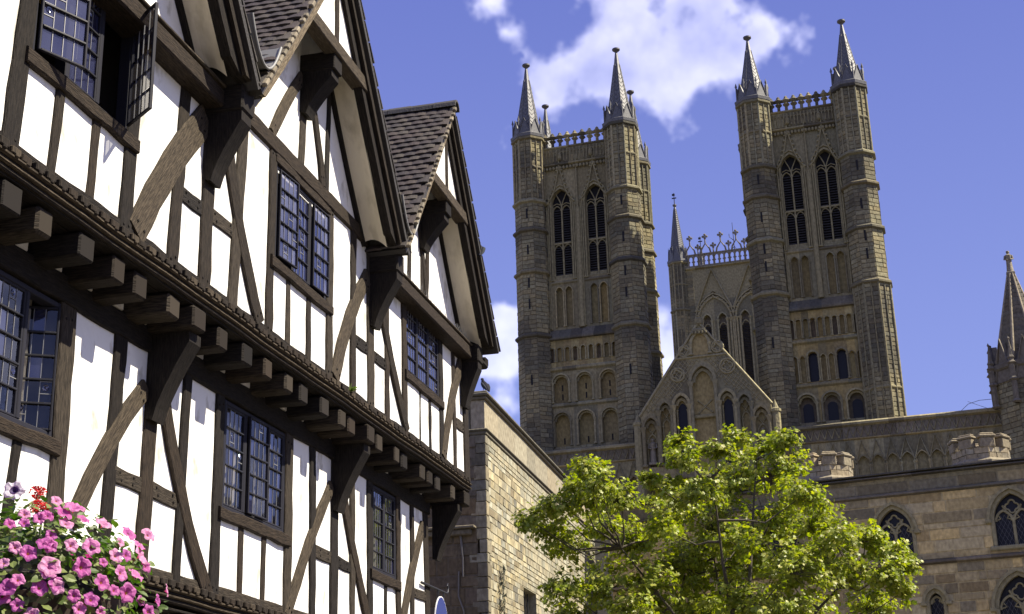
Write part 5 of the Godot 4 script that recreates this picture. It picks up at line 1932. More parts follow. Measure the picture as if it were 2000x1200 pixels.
func build_gatehouse() -> void:
	var F := frame(114.0, 50.0)
	var G := node("gatehouse", self, F)
	tag(G, "wide honey stone gatehouse with traceried windows and two small battlemented turrets", "gatehouse")
	var T := Transform3D.IDENTITY
	var warm := Color(0.66, 0.54, 0.285)
	# openings, in the wall's own axes with x0 = -18.5
	var X0 := -18.5
	var wins := [[-8.06, 0.57, 8.86, 9.76, 1.5, 2], [-4.15, 0.6, 8.98, 9.86, 1.5, 2], [-0.3, 0.7, 8.98, 9.78, 1.5, 2], [-12.0, 0.66, 8.86, 9.68, 1.5, 2]]
	var low := [[-6.96, 0.22, 6.4, 7.3, 1.5, 1], [-9.0, 0.22, 6.4, 7.3, 1.5, 1], [-4.25, 0.72, 5.4, 6.95, 1.5, 2]]
	var holes := []
	for w: Array in wins + low:
		var a := arch_pts(w[0], w[3], (w[1] as float) + 0.12, w[4], 5)
		holes.append(Rect2(w[0] - w[1] - 0.12 - X0, (w[2] as float) - 0.02, 2.0 * w[1] + 0.24, w[3] - w[2] + 0.03))
		for i in 5:   # stepped round the arch
			holes.append(Rect2(a[i + 1].x - X0, w[3], 2.0 * (w[0] - a[i + 1].x) + 0.001, a[i + 1].y - w[3]))
		traceried_window(G, T, w[0], w[1], w[2], w[3], w[4], w[5])
	var up := []
	var dn := []
	for r: Rect2 in holes:
		if r.position.y > 8.6:
			up.append(Rect2(r.position - Vector2(0, 8.72), r.size))
		else:
			dn.append(Rect2(r.position - Vector2(0, 4.0), r.size))
	stones(G, Transform3D(Basis.IDENTITY, Vector3(X0, 8.72, 0)), 22.5, 2.28, 0.3, 1.0, warm, up, Rect2(8.0, 0, 7.9, 3), 160, 0.024, 0.018, "ashlar_block")
	stones(G, Transform3D(Basis.IDENTITY, Vector3(X0, 4.0, 0)), 22.5, 4.55, 0.27, 0.62, warm * 0.95, dn, Rect2(9.0, 1.6, 6.6, 3.1), 140, 0.036, 0.032, "rubble_stone")
	stones(G, Transform3D(Basis.IDENTITY, Vector3(X0, 11.13, 0.0)), 22.5, 0.52, 0.27, 1.1, Color(0.36, 0.315, 0.19), [], Rect2(7, 0, 9, 1), 60, 0.02, 0.014, "parapet_block")
	var mb := MB.new()
	string_course(mb, X0, 4.0, 8.55, 0.18, 0.0, 0.14, Color(0.25, 0.21, 0.15))
	put(mb, "string_course", M.stone, G)
	mb = MB.new()
	string_course(mb, X0, 4.0, 10.98, 0.16, 0.0, 0.13, Color(0.22, 0.19, 0.14))
	put(mb, "string_course", M.stone, G)
	mb = MB.new()
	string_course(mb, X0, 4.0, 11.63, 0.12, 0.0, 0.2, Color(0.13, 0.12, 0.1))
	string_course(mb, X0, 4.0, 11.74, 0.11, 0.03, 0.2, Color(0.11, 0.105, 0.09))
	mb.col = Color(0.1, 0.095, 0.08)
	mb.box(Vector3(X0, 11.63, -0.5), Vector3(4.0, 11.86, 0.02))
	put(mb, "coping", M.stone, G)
	mb = MB.new()
	mb.col = GREY
	mb.box(Vector3(X0, 0, -6.0), Vector3(4.0, 11.5, -0.45))
	mb.box(Vector3(X0, 0, -0.46), Vector3(4.0, 4.0, 0.0))
	put(mb, "inner_wall", M.stone, G)
	for c: Array in [[-10.55, -1.5, 1.0], [-5.05, -1.5, 1.0]]:
		var b := node("bartizan", G, Transform3D(Basis.from_scale(Vector3(0.93, 1, 0.93)), Vector3(c[0], -0.12, c[1])))
		var d := MB.new()
		d.col = Color(0.3, 0.26, 0.18)
		d.lathe([[0.98 * C8, 10.8], [0.98 * C8, 12.62]], 8, Vector3.ZERO, PI / 8)
		d.lathe([[1.0 * C8, 11.95], [1.16 * C8, 12.06], [1.16 * C8, 12.14], [1.0 * C8, 12.25]], 8, Vector3.ZERO, PI / 8)
		d.lathe([[0.6, 12.6], [0.99 * C8, 12.61]], 8, Vector3.ZERO, PI / 8)
		put(d, "drum", M.stone, b)
		for k in 8:
			var a := k * PI / 4
			var bs := Basis(Vector3(cos(a), 0, -sin(a)), Vector3.UP, Vector3(sin(a), 0, cos(a)))
			var fw := 2.0 * tan(PI / 8)
			var me := MB.new()
			masonry(me, Transform3D(bs, bs * Vector3(-fw / 2, 12.2, 1.0)), fw, 0.42, 0.21, 0.36, Color(0.42, 0.36, 0.24), [], 0.45, 0.015, 0.03)
			masonry(me, Transform3D(bs, bs * Vector3(-fw / 2, 10.9, 1.0)), fw, 1.05, 0.24, 0.4, Color(0.4, 0.34, 0.22), [], 0.5, 0.015, 0.03)
			put(me, "drum_courses", M.stone, b, "stuff")
			me = MB.new()
			me.xf = Transform3D(bs.rotated(Vector3.UP, PI / 8), Vector3.ZERO)
			me.col = tone(Color(0.42, 0.36, 0.24), Vector3(c[0], 3.0 * k, 0), 0.5)
			me.box(Vector3(-0.27, 12.6, 0.76), Vector3(0.27, 12.95, 1.09), 0.03)
			me.box(Vector3(-0.31, 12.952, 0.72), Vector3(0.31, 13.05, 1.14), 0.035)
			me.box(Vector3(-0.26, 13.052, 0.78), Vector3(0.26, 13.12, 1.06), 0.04)
			put(me, "merlon", M.stone, b)
	mb = MB.new()
	mb.box(Vector3(-18, 11.52, -5.8), Vector3(3.8, 11.6, -0.5))
	put(mb, "roof", M.lead, G)


func build_wing() -> void:
	var F := frame(12.4, 9.0)
	var W := node("stone_wing", self, F)
	tag(W, "sunlit rubble stone building with flat moulded parapet beside the gatehouse, near end in shade", "stone building")
	var x0 := 37.0
	var L := 17.6
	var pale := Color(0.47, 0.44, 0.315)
	var hole := Rect2(41.35 - x0, 2.4, 1.75, 1.45)
	stones(W, Transform3D(Basis.IDENTITY, Vector3(x0 + 0.25, 3.5, 0)), L - 0.25, 7.45, 0.19, 0.36, pale, [Rect2(hole.position - Vector2(0.25, 0), hole.size)], Rect2(0, 2.6, 4.6, 5), 280, 0.024, 0.012, "rubble_stone")
	# quoins at the near corner, seen on both faces
	var y := 3.5
	var i := 0
	while y < 10.9:
		var h := minf(rr(0.26, 0.4), 10.96 - y)
		var mb := MB.new()
		mb.col = tone(Color(0.34, 0.3, 0.2), Vector3(y * 3.0, 0, 0), 0.7)
		var a := rr(0.3, 0.46) if i % 2 else rr(0.16, 0.26)
		mb.box(Vector3(x0 - 0.02, y + 0.005, -0.66 + a), Vector3(x0 + a, y + h - 0.008, 0.02), 0.015)
		put(mb, "quoin", M.stone, W)
		y += h
		i += 1
	# the shaded end: big dark blocks
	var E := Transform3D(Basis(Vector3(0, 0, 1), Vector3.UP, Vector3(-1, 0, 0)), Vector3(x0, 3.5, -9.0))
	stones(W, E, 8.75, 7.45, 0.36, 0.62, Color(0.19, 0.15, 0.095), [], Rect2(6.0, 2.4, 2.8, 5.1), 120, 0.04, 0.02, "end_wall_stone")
	var mb := MB.new()
	# mouldings and parapet, mitred round the corner
	for k: Array in [[10.95, 0.05, 0.12, Color(0.16, 0.145, 0.1)], [11.05, 0.1, 0.07, Color(0.13, 0.12, 0.085)], [11.95, 0.08, 0.09, Color(0.2, 0.18, 0.12)], [12.04, 0.15, 0.09, Color(0.15, 0.14, 0.1)], [12.13, 0.1, 0.06, Color(0.19, 0.175, 0.12)]]:
		var c := MB.new()
		c.col = k[3]
		c.box(Vector3(x0 - k[1], k[0], -9.0), Vector3(x0 + L, k[0] + k[2], k[1]), 0.025)
		put(c, "parapet_moulding", M.stone, W)
	var x := x0
	while x < x0 + L - 0.1:
		var l := minf(rr(1.2, 2.2), x0 + L - x)
		var c := MB.new()
		c.col = tone(Color(0.47, 0.42, 0.3), Vector3(x, 11, 3), 0.35)
		c.box(Vector3(x + 0.002, 11.122, -0.4), Vector3(x + l - 0.002, 11.948, rr(0.002, 0.008)), 0.006)
		put(c, "parapet_block", M.stone, W)
		x += l
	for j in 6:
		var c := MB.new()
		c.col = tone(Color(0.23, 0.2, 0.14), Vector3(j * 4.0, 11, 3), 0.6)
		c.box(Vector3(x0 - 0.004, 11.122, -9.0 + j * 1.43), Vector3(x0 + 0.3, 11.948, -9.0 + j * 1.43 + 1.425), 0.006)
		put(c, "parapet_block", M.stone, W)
	# stone ledge, lead pipe and old render on the end wall
	var le := MB.new()
	le.col = Color(0.21, 0.18, 0.12)
	le.box(Vector3(x0 - 0.3, 8.36, -1.9), Vector3(x0, 8.44, -0.28), 0.02)
	le.box(Vector3(x0 - 0.2, 8.2, -1.8), Vector3(x0, 8.36, -0.4), 0.03)
	put(le, "ledge", M.stone, W)
	var pi := MB.new()
	pi.tube([Vector3(x0 - 0.06, 8.2, -0.72), Vector3(x0 - 0.06, 7.6, -0.66), Vector3(x0 - 0.06, 7.1, -0.66)], [0.035, 0.03, 0.03], 6)
	pi.tube([Vector3(x0 - 0.06, 7.25, -0.78), Vector3(x0 - 0.06, 6.6, -0.8), Vector3(x0 - 0.06, 6.2, -0.66), Vector3(x0 - 0.06, 5.6, -0.62), Vector3(x0 - 0.06, 4.8, -0.9)], [0.025, 0.025, 0.025, 0.025, 0.025], 6)
	put(pi, "pipe", simple(lin(0.16, 0.145, 0.12), 0.8), W)
	var o := MB.new()
	o.xf = Transform3D(Basis.IDENTITY, Vector3(x0 + hole.position.x, 3.5 + hole.position.y, 0))
	var d := 0.35
	o.qo(Vector3(0, 0, -d), Vector3(hole.size.x, 0, -d), Vector3(hole.size.x, hole.size.y, -d), Vector3(0, hole.size.y, -d), Vector3.BACK)
	put(o, "window_opening", M.slit, W)
	var rv := MB.new()
	rv.col = pale * 0.8
	rv.xf = o.xf
	for s: Array in [[0.0, 1.0], [hole.size.x, -1.0]]:
		rv.qo(Vector3(s[0], 0, 0.02), Vector3(s[0], hole.size.y, 0.02), Vector3(s[0], hole.size.y, -d), Vector3(s[0], 0, -d), Vector3(s[1], 0, 0))
	rv.qo(Vector3(0, hole.size.y, 0.02), Vector3(hole.size.x, hole.size.y, 0.02), Vector3(hole.size.x, hole.size.y, -d), Vector3(0, hole.size.y, -d), Vector3.DOWN)
	rv.qo(Vector3(0, 0, 0.02), Vector3(hole.size.x, 0, 0.02), Vector3(hole.size.x, 0, -d), Vector3(0, 0, -d), Vector3.UP)
	put(rv, "reveal", M.stone, W)
	var ba := MB.new()
	ba.xf = o.xf
	for k in 4:
		ba.tube([Vector3(0.25 + k * 0.42, 0, -0.2), Vector3(0.25 + k * 0.42, hole.size.y, -0.2)], [0.018, 0.018], 5, false)
	put(ba, "window_bars", M.iron, W)
	var body := MB.new()
	body.col = GREY
	body.box(Vector3(x0 + 0.02, 0, -9.0), Vector3(x0 + L, 11.9, -0.42))
	body.box(Vector3(x0, 0, -9.0), Vector3(x0 + L, 3.5, -0.002))
	put(body, "inner_wall", M.stone, W)


# ---------------------------------------------------------------- the tree in front of the gatehouse
func leaf_mesh(m: Material, lobes: Array, fold: float) -> ArrayMesh:  # lobes: [angle from the tip in degrees, reach]; unit leaf in the xz plane, stalk at the origin, tip towards +z
	var mb := MB.new()
	var pts: Array = []
	for l: Array in lobes:
		var a := deg_to_rad(l[0])
		var x: float = sin(a) * l[1]
		pts.append(Vector3(x, absf(x) * fold - (l[1] as float) * 0.12, 0.42 + cos(a) * l[1]))
	var c := Vector3(0, 0, 0.42)
	for i in pts.size() - 1:
		mb.to(c, pts[i], pts[i + 1], Vector3.UP)
	mb.to(c, pts[-1], Vector3(0, 0, 0), Vector3.UP)
	mb.to(c, Vector3(0, 0, 0), pts[0], Vector3.UP)
	return mb.mesh(m)


func build_tree() -> void:
	var base := Vector3(5.2, 0, -33.8)
	var T := node("sycamore_tree", self, Transform3D(Basis.IDENTITY, base))
	tag(T, "young bright green sycamore tree in sunlight in front of the gatehouse", "tree")
	rng.seed = 901
	var bark := simple(lin(0.1, 0.085, 0.06), 0.9)
	bark.albedo_texture = M.stone.albedo_texture
	bark.uv1_triplanar = true
	bark.uv1_scale = Vector3(2, 0.7, 2)
	var cl := [[-4.86, 7.61, 0.68, 0.36], [-4.27, 7.76, 1.05, 0.54], [-3.76, 8.29, 0.74, 0.49], [-3.54, 8.55, 1.48, 0.38], [-3.28, 8.12, 1.80, 0.47], [-2.76, 7.94, 0.84, 0.46], [-3.10, 7.59, -0.90, 0.76], [-4.01, 7.15, -0.33, 0.56], [-2.39, 7.16, -0.69, 0.76], [-4.09, 5.93, 0.65, 0.60], [-3.10, 6.10, 0.05, 0.80], [-1.43, 9.08, 2.08, 0.28], [-1.35, 8.48, 2.60, 0.49], [-0.83, 8.46, 3.39, 0.43], [-0.30, 8.95, 2.71, 0.30], [0.84, 9.49, -1.03, 0.55], [1.29, 9.53, -0.16, 0.41], [1.16, 8.80, -0.27, 0.70], [0.23, 8.62, -0.82, 0.90], [-1.16, 7.81, 2.46, 0.64], [1.19, 7.76, 1.76, 0.62], [-1.66, 7.78, -0.08, 0.69], [-0.36, 7.50, -0.85, 1.02], [0.91, 7.60, -0.89, 1.03], [1.86, 7.48, -0.35, 0.70], [1.82, 6.69, 2.16, 0.59], [2.79, 6.86, 0.96, 0.52], [3.27, 6.54, 1.01, 0.47], [3.56, 6.23, 1.27, 0.29], [2.84, 5.95, 1.59, 0.60], [2.12, 6.06, 0.97, 0.79], [0.69, 6.01, 2.40, 0.93], [0.23, 6.65, -1.95, 1.05], [-1.08, 6.76, -1.59, 0.91], [-2.02, 6.07, 0.02, 0.74], [-2.71, 5.45, 0.88, 0.60], [-0.98, 5.69, -2.03, 0.92], [0.09, 5.30, 0.01, 0.87], [1.67, 5.34, -0.72, 0.77], [2.79, 5.38, 0.26, 0.69], [-3.85, 5.41, 0.02, 0.61], [3.40, 5.64, 1.27, 0.32], [-4.44, 7.44, 0.17, 0.42], [-3.34, 7.99, 0.66, 0.49], [-2.19, 8.20, 2.12, 0.21], [-1.80, 8.07, 1.57, 0.29]]
	for i in 16:   # more boughs through the depth of the crown
		cl.append([rr(-2.6, 2.6), rr(4.8, 7.2), rr(-2.6, 2.4), rr(0.5, 0.8)])
	# trunk and leaders
	var tr := MB.new()
	tr.tube([Vector3(0, 0, 0), Vector3(0.03, 0.5, 0), Vector3(-0.04, 1.8, 0.05), Vector3(0.05, 3.0, 0), Vector3(0.1, 4.4, -0.1), Vector3(0.25, 6.2, -0.25), Vector3(0.5, 8.0, -0.3), Vector3(0.7, 9.2, -0.4)], [0.26, 0.2, 0.17, 0.14, 0.1, 0.05, 0.028, 0.01], 10)
	put(tr, "trunk", bark, T)
	var leaders := [[Vector3(-0.03, 2.4, 0.03), Vector3(-0.7, 4.0, 0.1), Vector3(-1.7, 5.6, 0.0), Vector3(-2.8, 7.0, 0.3)], [Vector3(0.0, 2.8, 0.0), Vector3(-0.25, 4.4, 0.8), Vector3(-0.6, 6.4, 1.5), Vector3(-0.8, 8.2, 2.3)], [Vector3(0.04, 2.9, 0.0), Vector3(0.7, 4.2, 0.4), Vector3(1.6, 5.4, 0.8), Vector3(2.6, 6.3, 1.0)], [Vector3(0.05, 3.3, 0.0), Vector3(0.0, 4.6, -0.7), Vector3(-0.3, 6.0, -1.4), Vector3(-0.4, 7.3, -1.6)], [Vector3(0.1, 4.4, -0.1), Vector3(0.25, 6.2, -0.25), Vector3(0.5, 8.0, -0.3), Vector3(0.7, 9.2, -0.4)]]
	for i in 4:
		var b := MB.new()
		b.tube(leaders[i], [0.1, 0.065, 0.035, 0.015], 8)
		put(b, "branch", bark, T)
	var lm := simple(Color.WHITE, 0.42, 0.0, true)
	lm.metallic_specular = 0.45
	lm.backlight_enabled = true
	lm.backlight = Color(0.95, 1.0, 0.25)
	var syc := [[-150, 0.42], [-118, 0.62], [-92, 0.42], [-58, 0.78], [-28, 0.5], [0, 0.86], [28, 0.5], [58, 0.78], [92, 0.42], [118, 0.62], [150, 0.42]]
	var mm := MultiMesh.new()
	mm.transform_format = MultiMesh.TRANSFORM_3D
	mm.use_colors = true
	mm.mesh = leaf_mesh(lm, syc, 0.16)
	var xs: Array[Transform3D] = []
	var cs: Array[Color] = []
	var twigs := MB.new()
	for c: Array in cl:
		var p := Vector3(c[0], c[1], c[2])
		var r: float = c[3]
		# limb from the nearest fitting place on a leader
		var best := Vector3.ZERO
		var bd := 1e9
		for l: Array in leaders:
			for i in 13:
				var t := i / 12.0 * 2.999
				var q: Vector3 = (l[int(t)] as Vector3).lerp(l[int(t) + 1], t - int(t))
				var dd := q.distance_to(p) + maxf(0.0, q.y - p.y + 0.25 * Vector2(q.x - p.x, q.z - p.z).length()) * 1.5
				if dd < bd:
					bd = dd
					best = q
		var mid := best.lerp(p, 0.55) + Vector3(0, -0.16 * best.distance_to(p), 0) + Vector3(rr(-1, 1), rr(-0.5, 0.5), rr(-1, 1)) * 0.06 * best.distance_to(p)
		var lb := MB.new()
		lb.tube([best, best.lerp(mid, 0.55) + Vector3(rr(-0.05, 0.05), 0.03, rr(-0.05, 0.05)), mid, p], [0.034, 0.026, 0.018, 0.008], 6)
		put(lb, "limb", bark, T)
		var dir := (p - mid).normalized()
		var n := int(16 + r * r * 58.0)
		for k in n:
			# a spray: a twig with opposite pairs of leaves, held out roughly level
			var v := Vector3(rng.randfn(), rng.randfn() * 0.62 + 0.12, rng.randfn()).normalized()
			v = (v + dir * 0.45).normalized()
			var e := p + v * r * pow(rng.randf(), 0.5) * rr(0.95, 1.4)
			var s0 := p.lerp(e, rr(0.0, 0.35))
			twigs.tube([s0, s0.lerp(e, 0.6) + Vector3(0, 0.03, 0), e], [0.009, 0.007, 0.004], 3, false)
			var bright := rr(0.75, 1.2)
			for j in 19:
				var at := s0.lerp(e, 0.45 + 0.6 * sqrt(rng.randf())) + Vector3(rr(-1, 1), rr(-0.7, 0.6), rr(-1, 1)) * 0.13
				var up := (Vector3.UP * 0.5 + v * 0.7 + Vector3(rng.randfn(), rng.randfn() * 0.6, rng.randfn()) * 0.5).normalized()
				var fw := (Vector3(rng.randfn(), -0.25, rng.randfn()) + v * 0.9)
				fw = (fw - up * fw.dot(up)).normalized()
				var sz := rr(0.05, 0.098)
				xs.append(Transform3D(Basis(up.cross(fw), up, fw).scaled_local(Vector3(sz, sz, sz)), at))
				var yel := clampf(rng.randfn() * 0.35 + 0.3, 0.0, 1.0)
				cs.append(Color(0.26, 0.32, 0.045).lerp(Color(0.47, 0.45, 0.09), yel) * bright)
	mm.instance_count = xs.size()
	for i in xs.size():
		mm.set_instance_transform(i, xs[i])
		mm.set_instance_color(i, cs[i])
	put(twigs, "twigs", bark, T, "stuff")
	var o := MultiMeshInstance3D.new()
	o.name = "foliage"
	o.multimesh = mm
	o.set_meta("kind", "stuff")
	T.add_child(o)


# ---------------------------------------------------------------- petunias in a planter
func petunia_mesh(sd: int, tint: Color, edge: Color) -> Array:
	var r2 := RandomNumberGenerator.new()
	r2.seed = sd
	var mb := MB.new()
	var nseg := 25
	var rings: Array = []
	var ph := r2.randf() * TAU
	for i in 5:
		var t: float = [0.1, 0.24, 0.5, 0.8, 1.0][i]
		var row: Array = []
		for k in nseg:
			var a := TAU * k / nseg
			var lobe := 1.0 - 0.2 * pow(absf(sin(2.5 * a)), 3.0) * t
			var ruff := (0.09 * sin(5.0 * a + ph) + 0.06 * sin(9.0 * a + 2.0 * ph)) * t * t
			row.append(Vector3(cos(a) * t * lobe, -0.75 + 1.15 * pow(t, 0.42) - 0.36 * pow(t, 3) + ruff, sin(a) * t * lobe))
		rings.append(row)
	for i in 4:
		for k in nseg:
			var j := (k + 1) % nseg
			mb.col = tint.lerp(edge, [0.15, 0.0, 0.1, 0.3][i]) * r2.randf_range(0.93, 1.07)
			if k % 5 == 0:
				mb.col = mb.col * 0.86
			mb.qo(rings[i][k], rings[i][j], rings[i + 1][j], rings[i + 1][k], Vector3.UP)
	var th := MB.new()
	th.col = Color(0.5, 0.42, 0.14)
	th.lathe([[0.13, -0.16], [0.06, -0.45], [0.0, -0.5]], 8, Vector3.ZERO, 0.0, false)
	return [mb, th]


func build_flowers() -> void:
	rng.seed = 4242
	var at := Vector3(-1.42, 2.15, -4.1)
	var P := node("flower_planter", self, Transform3D(Basis.IDENTITY, at))
	tag(P, "overflowing basket of pink petunias with a few red geraniums at lower left", "flower basket")
	var pot := MB.new()
	pot.lathe([[0.0, -0.34], [0.12, -0.33], [0.24, -0.2], [0.28, -0.04], [0.29, 0.0], [0.26, 0.0], [0.2, -0.1]], 20, Vector3.ZERO, 0.0, false)
	put(pot, "basket", simple(lin(0.05, 0.035, 0.025), 0.9), P)
	var soil := MB.new()
	soil.lathe([[0.27, -0.03], [0.2, 0.06], [0.0, 0.12]], 16, Vector3.ZERO, 0.0, false)
	put(soil, "soil", simple(lin(0.02, 0.016, 0.012), 0.95), P)
	var post := MB.new()
	post.tube([Vector3(0, -2.15, 0), Vector3(0, -1.9, 0), Vector3(0, -0.33, 0)], [0.09, 0.05, 0.045], 12)
	put(post, "post", M.iron, P)
	var petal := simple(Color.WHITE, 0.6, 0.0, true)
	petal.backlight_enabled = true
	petal.backlight = Color(0.9, 0.35, 0.7)
	var pinks := [[Color(0.55, 0.15, 0.39), Color(0.63, 0.32, 0.5)], [Color(0.45, 0.085, 0.32), Color(0.54, 0.2, 0.42)], [Color(0.6, 0.24, 0.44), Color(0.7, 0.46, 0.58)], [Color(0.42, 0.08, 0.32), Color(0.52, 0.16, 0.42)]]
	var fm: Array = []
	for i in 8:
		var m := petunia_mesh(i + 5, pinks[i % 4][0], pinks[i % 4][1])
		fm.append([(m[0] as MB).mesh(petal), (m[1] as MB).mesh(petal)])
	var spots := [[0.149, 0.109, 0.309, 0.029], [0.123, 0.180, 0.287, 0.025], [0.117, 0.083, 0.330, 0.026], [0.169, 0.050, 0.314, 0.035], [0.162, 0.104, 0.304, 0.029], [0.207, 0.109, 0.274, 0.029], [0.248, 0.111, 0.236, 0.035], [0.297, 0.095, 0.180, 0.030], [0.237, 0.053, 0.266, 0.032], [0.167, 0.039, 0.317, 0.029], [0.185, 0.006, 0.309, 0.029], [0.189, -0.001, 0.307, 0.026], [0.279, 0.019, 0.227, 0.035], [0.312, 0.050, 0.173, 0.033], [0.326, -0.000, 0.152, 0.033], [0.335, 0.110, 0.074, 0.040], [0.336, 0.053, 0.119, 0.036], [0.257, 0.182, 0.175, 0.027], [0.304, 0.169, 0.092, 0.033], [0.320, 0.190, -0.051, 0.028], [0.084, 0.097, 0.336, 0.023], [0.063, 0.056, 0.350, 0.020], [0.078, -0.006, 0.351, 0.032], [0.101, 0.014, 0.345, 0.026], [0.151, -0.005, 0.327, 0.026], [0.225, -0.021, 0.280, 0.026], [0.260, -0.027, 0.247, 0.029], [0.145, 0.236, 0.230, 0.024], [0.171, 0.200, 0.246, 0.030], [0.188, 0.219, 0.215, 0.033], [0.184, 0.169, 0.259, 0.032], [0.139, 0.189, 0.274, 0.027], [0.058, 0.162, 0.316, 0.024], [0.372, 0.037, -0.088, 0.022], [0.357, 0.003, -0.048, 0.025], [0.356, -0.036, 0.039, 0.030], [0.279, -0.056, 0.220, 0.021], [0.325, 0.141, 0.061, 0.024], [0.346, 0.084, 0.055, 0.021], [0.136, -0.071, 0.326, 0.023], [0.067, -0.026, 0.353, 0.029], [0.303, 0.002, 0.195, 0.021], [0.237, -0.053, 0.266, 0.026]]
	for i in 16:   # and round the far side
		var a := rr(2.4, 5.6)
		spots.append([sin(a) * 0.33, rr(-0.05, 0.2), cos(a) * 0.33, 0.028])
	for i in 60:   # blooms between, on the side the square sees
		var v := Vector3(rr(-0.1, 1.0), rr(-0.3, 0.75), rr(0.1, 1.0)).normalized()
		var q := Vector3(v.x, v.y * 0.82, v.z) * 0.36
		var clear := true
		for s: Array in spots:
			if q.distance_to(Vector3(s[0], s[1], s[2])) < 0.038:
				clear = false
		if clear:
			spots.append([q.x, q.y, q.z, rr(0.018, 0.026)])
	for s: Array in spots:
		var p := Vector3(s[0], s[1], s[2])
		var up := (p.normalized() + Vector3(0.25, 0.25, 0.25) + Vector3(rr(-1, 1), rr(-1, 1), rr(-1, 1)) * 0.42).normalized()
		var x := up.cross(Vector3(rr(-1, 1), 0.3, rr(-1, 1))).normalized()
		var i := rng.randi() % 8
		var o := put_mesh(fm[i][0], "petunia", P)
		var k: float = s[3] * rr(0.72, 1.0)
		o.transform = Transform3D(Basis(x, up, x.cross(up)).scaled_local(Vector3(k, k * rr(0.8, 1.2), k)), p + p.normalized() * 0.015)
		put_mesh(fm[i][1], "throat", o)
	var wm := petunia_mesh(77, Color(0.62, 0.6, 0.66), Color(0.72, 0.72, 0.74))
	(wm[1] as MB).col = Color(0.06, 0.02, 0.12)
	var wf := put(wm[0], "petunia", petal, P)
	wf.set_meta("label", "white petunia with dark purple throat")
	wf.transform = Transform3D(Basis(Vector3(0.98, -0.04, -0.17).normalized(), Vector3(0.17, 0.33, 0.93).normalized(), Vector3(0.98, -0.04, -0.17).normalized().cross(Vector3(0.17, 0.33, 0.93).normalized())).scaled_local(Vector3(0.033, 0.033, 0.033)), Vector3(-0.022, 0.31, 0.09))
	var dk := MB.new()
	dk.col = Color(0.05, 0.02, 0.11)
	dk.lathe([[0.36, 0.06], [0.13, -0.15], [0.0, -0.4]], 10, Vector3.ZERO, 0.0, false)
	put(dk, "throat", petal, wf)
	# red geraniums: heads of small florets on stalks
	for g: Array in [[0.035, 0.31, 0.055, 15], [0.05, 0.262, 0.09, 8], [0.072, 0.25, 0.11, 7]]:
		var h := MB.new()
		for i in int(g[3]):
			h.col = Color(0.52, 0.018, 0.02) * rr(0.8, 1.25)
			var out := Vector3(rng.randfn(), rng.randfn() + 0.4, rng.randfn()).normalized()
			var c := Vector3(g[0], g[1], g[2]) + out * Vector3(0.021, 0.013, 0.021)
			var sx := out.cross(Vector3(0.3, 0.5, 0.8)).normalized()
			var sy := out.cross(sx)
			for k in 5:
				var a := k * TAU / 5 + i
				var t := (sx * cos(a) + sy * sin(a)) * 0.0125 + out * 0.002
				var q := (sx * cos(a + 0.9) + sy * sin(a + 0.9)) * 0.0105 + out * 0.004
				h.to(c, c + t, c + q, out)
		put(h, "geranium", petal, P)
		var st := MB.new()
		st.tube([Vector3(g[0] * 0.8, 0.1, g[2] * 0.8), Vector3(g[0], g[1], g[2])], [0.004, 0.003], 5)
		put(st, "stalk", simple(lin(0.07, 0.1, 0.03), 0.7), P)
	var gm := simple(Color.WHITE, 0.55, 0.0, true)
	gm.backlight_enabled = true
	gm.backlight = Color(0.6, 0.8, 0.25)
	var shapes: Array = []
	for c: Color in [Color(0.085, 0.13, 0.025), Color(0.11, 0.16, 0.03), Color(0.155, 0.195, 0.045), Color(0.06, 0.1, 0.025), Color(0.16, 0.2, 0.05)]:
		var m := leaf_mesh(gm, [[-150, 0.25], [-90, 0.34], [-40, 0.42], [0, 0.6], [40, 0.42], [90, 0.34], [150, 0.25]], 0.25)
		var a := m.surface_get_arrays(0)
		var cc: PackedColorArray = a[Mesh.ARRAY_COLOR]
		cc.fill(c)
		a[Mesh.ARRAY_COLOR] = cc
		var am := ArrayMesh.new()
		am.add_surface_from_arrays(Mesh.PRIMITIVE_TRIANGLES, a)
		am.surface_set_material(0, gm)
		shapes.append(am)
	var rest: Array = [[], [], [], [], []]
	for i in 3400:
		var v := Vector3(rng.randfn(), rng.randfn(), rng.randfn()).normalized()
		if v.y < -0.55:
			continue
		var rad := rr(0.24, 0.355) if v.y > -0.1 else rr(0.3, 0.36)
		if i % 12 == 0:
			rad = rr(0.35, 0.385)
		var p := Vector3(v.x, v.y * 0.82, v.z) * rad
		if v.x > 0.75 and v.y < 0.1:
			p += Vector3(rr(0, 0.06), -0.03, 0)
		var up := (v * 0.8 + Vector3.UP * 0.5 + Vector3(rng.randfn(), rng.randfn(), rng.randfn()) * 0.4).normalized()
		var fw := v + Vector3(rng.randfn(), rng.randfn(), rng.randfn()) * 0.7
		fw = (fw - up * fw.dot(up)).normalized()
		var sz := rr(0.022, 0.042)
		var t := Transform3D(Basis(up.cross(fw), up, fw).scaled_local(Vector3(sz * 0.9, sz, sz)), p)
		var s := rng.randi() % 5
		if i % 5 == 0 and rad > 0.33 and v.x + v.z > 0.1 and used.get("leafs", 0) < 300:
			used["leafs"] = used.get("leafs", 0) + 1
			var o := put_mesh(shapes[s], "leaf", P)
			o.transform = t
		else:
			rest[s].append(t)
	for s in 5:
		var mm := MultiMesh.new()
		mm.transform_format = MultiMesh.TRANSFORM_3D
		mm.mesh = shapes[s]
		mm.instance_count = rest[s].size()
		for i in rest[s].size():
			mm.set_instance_transform(i, rest[s][i])
		var o := MultiMeshInstance3D.new()
		o.name = numbered("foliage", P)
		o.multimesh = mm
		o.set_meta("kind", "stuff")
		P.add_child(o)


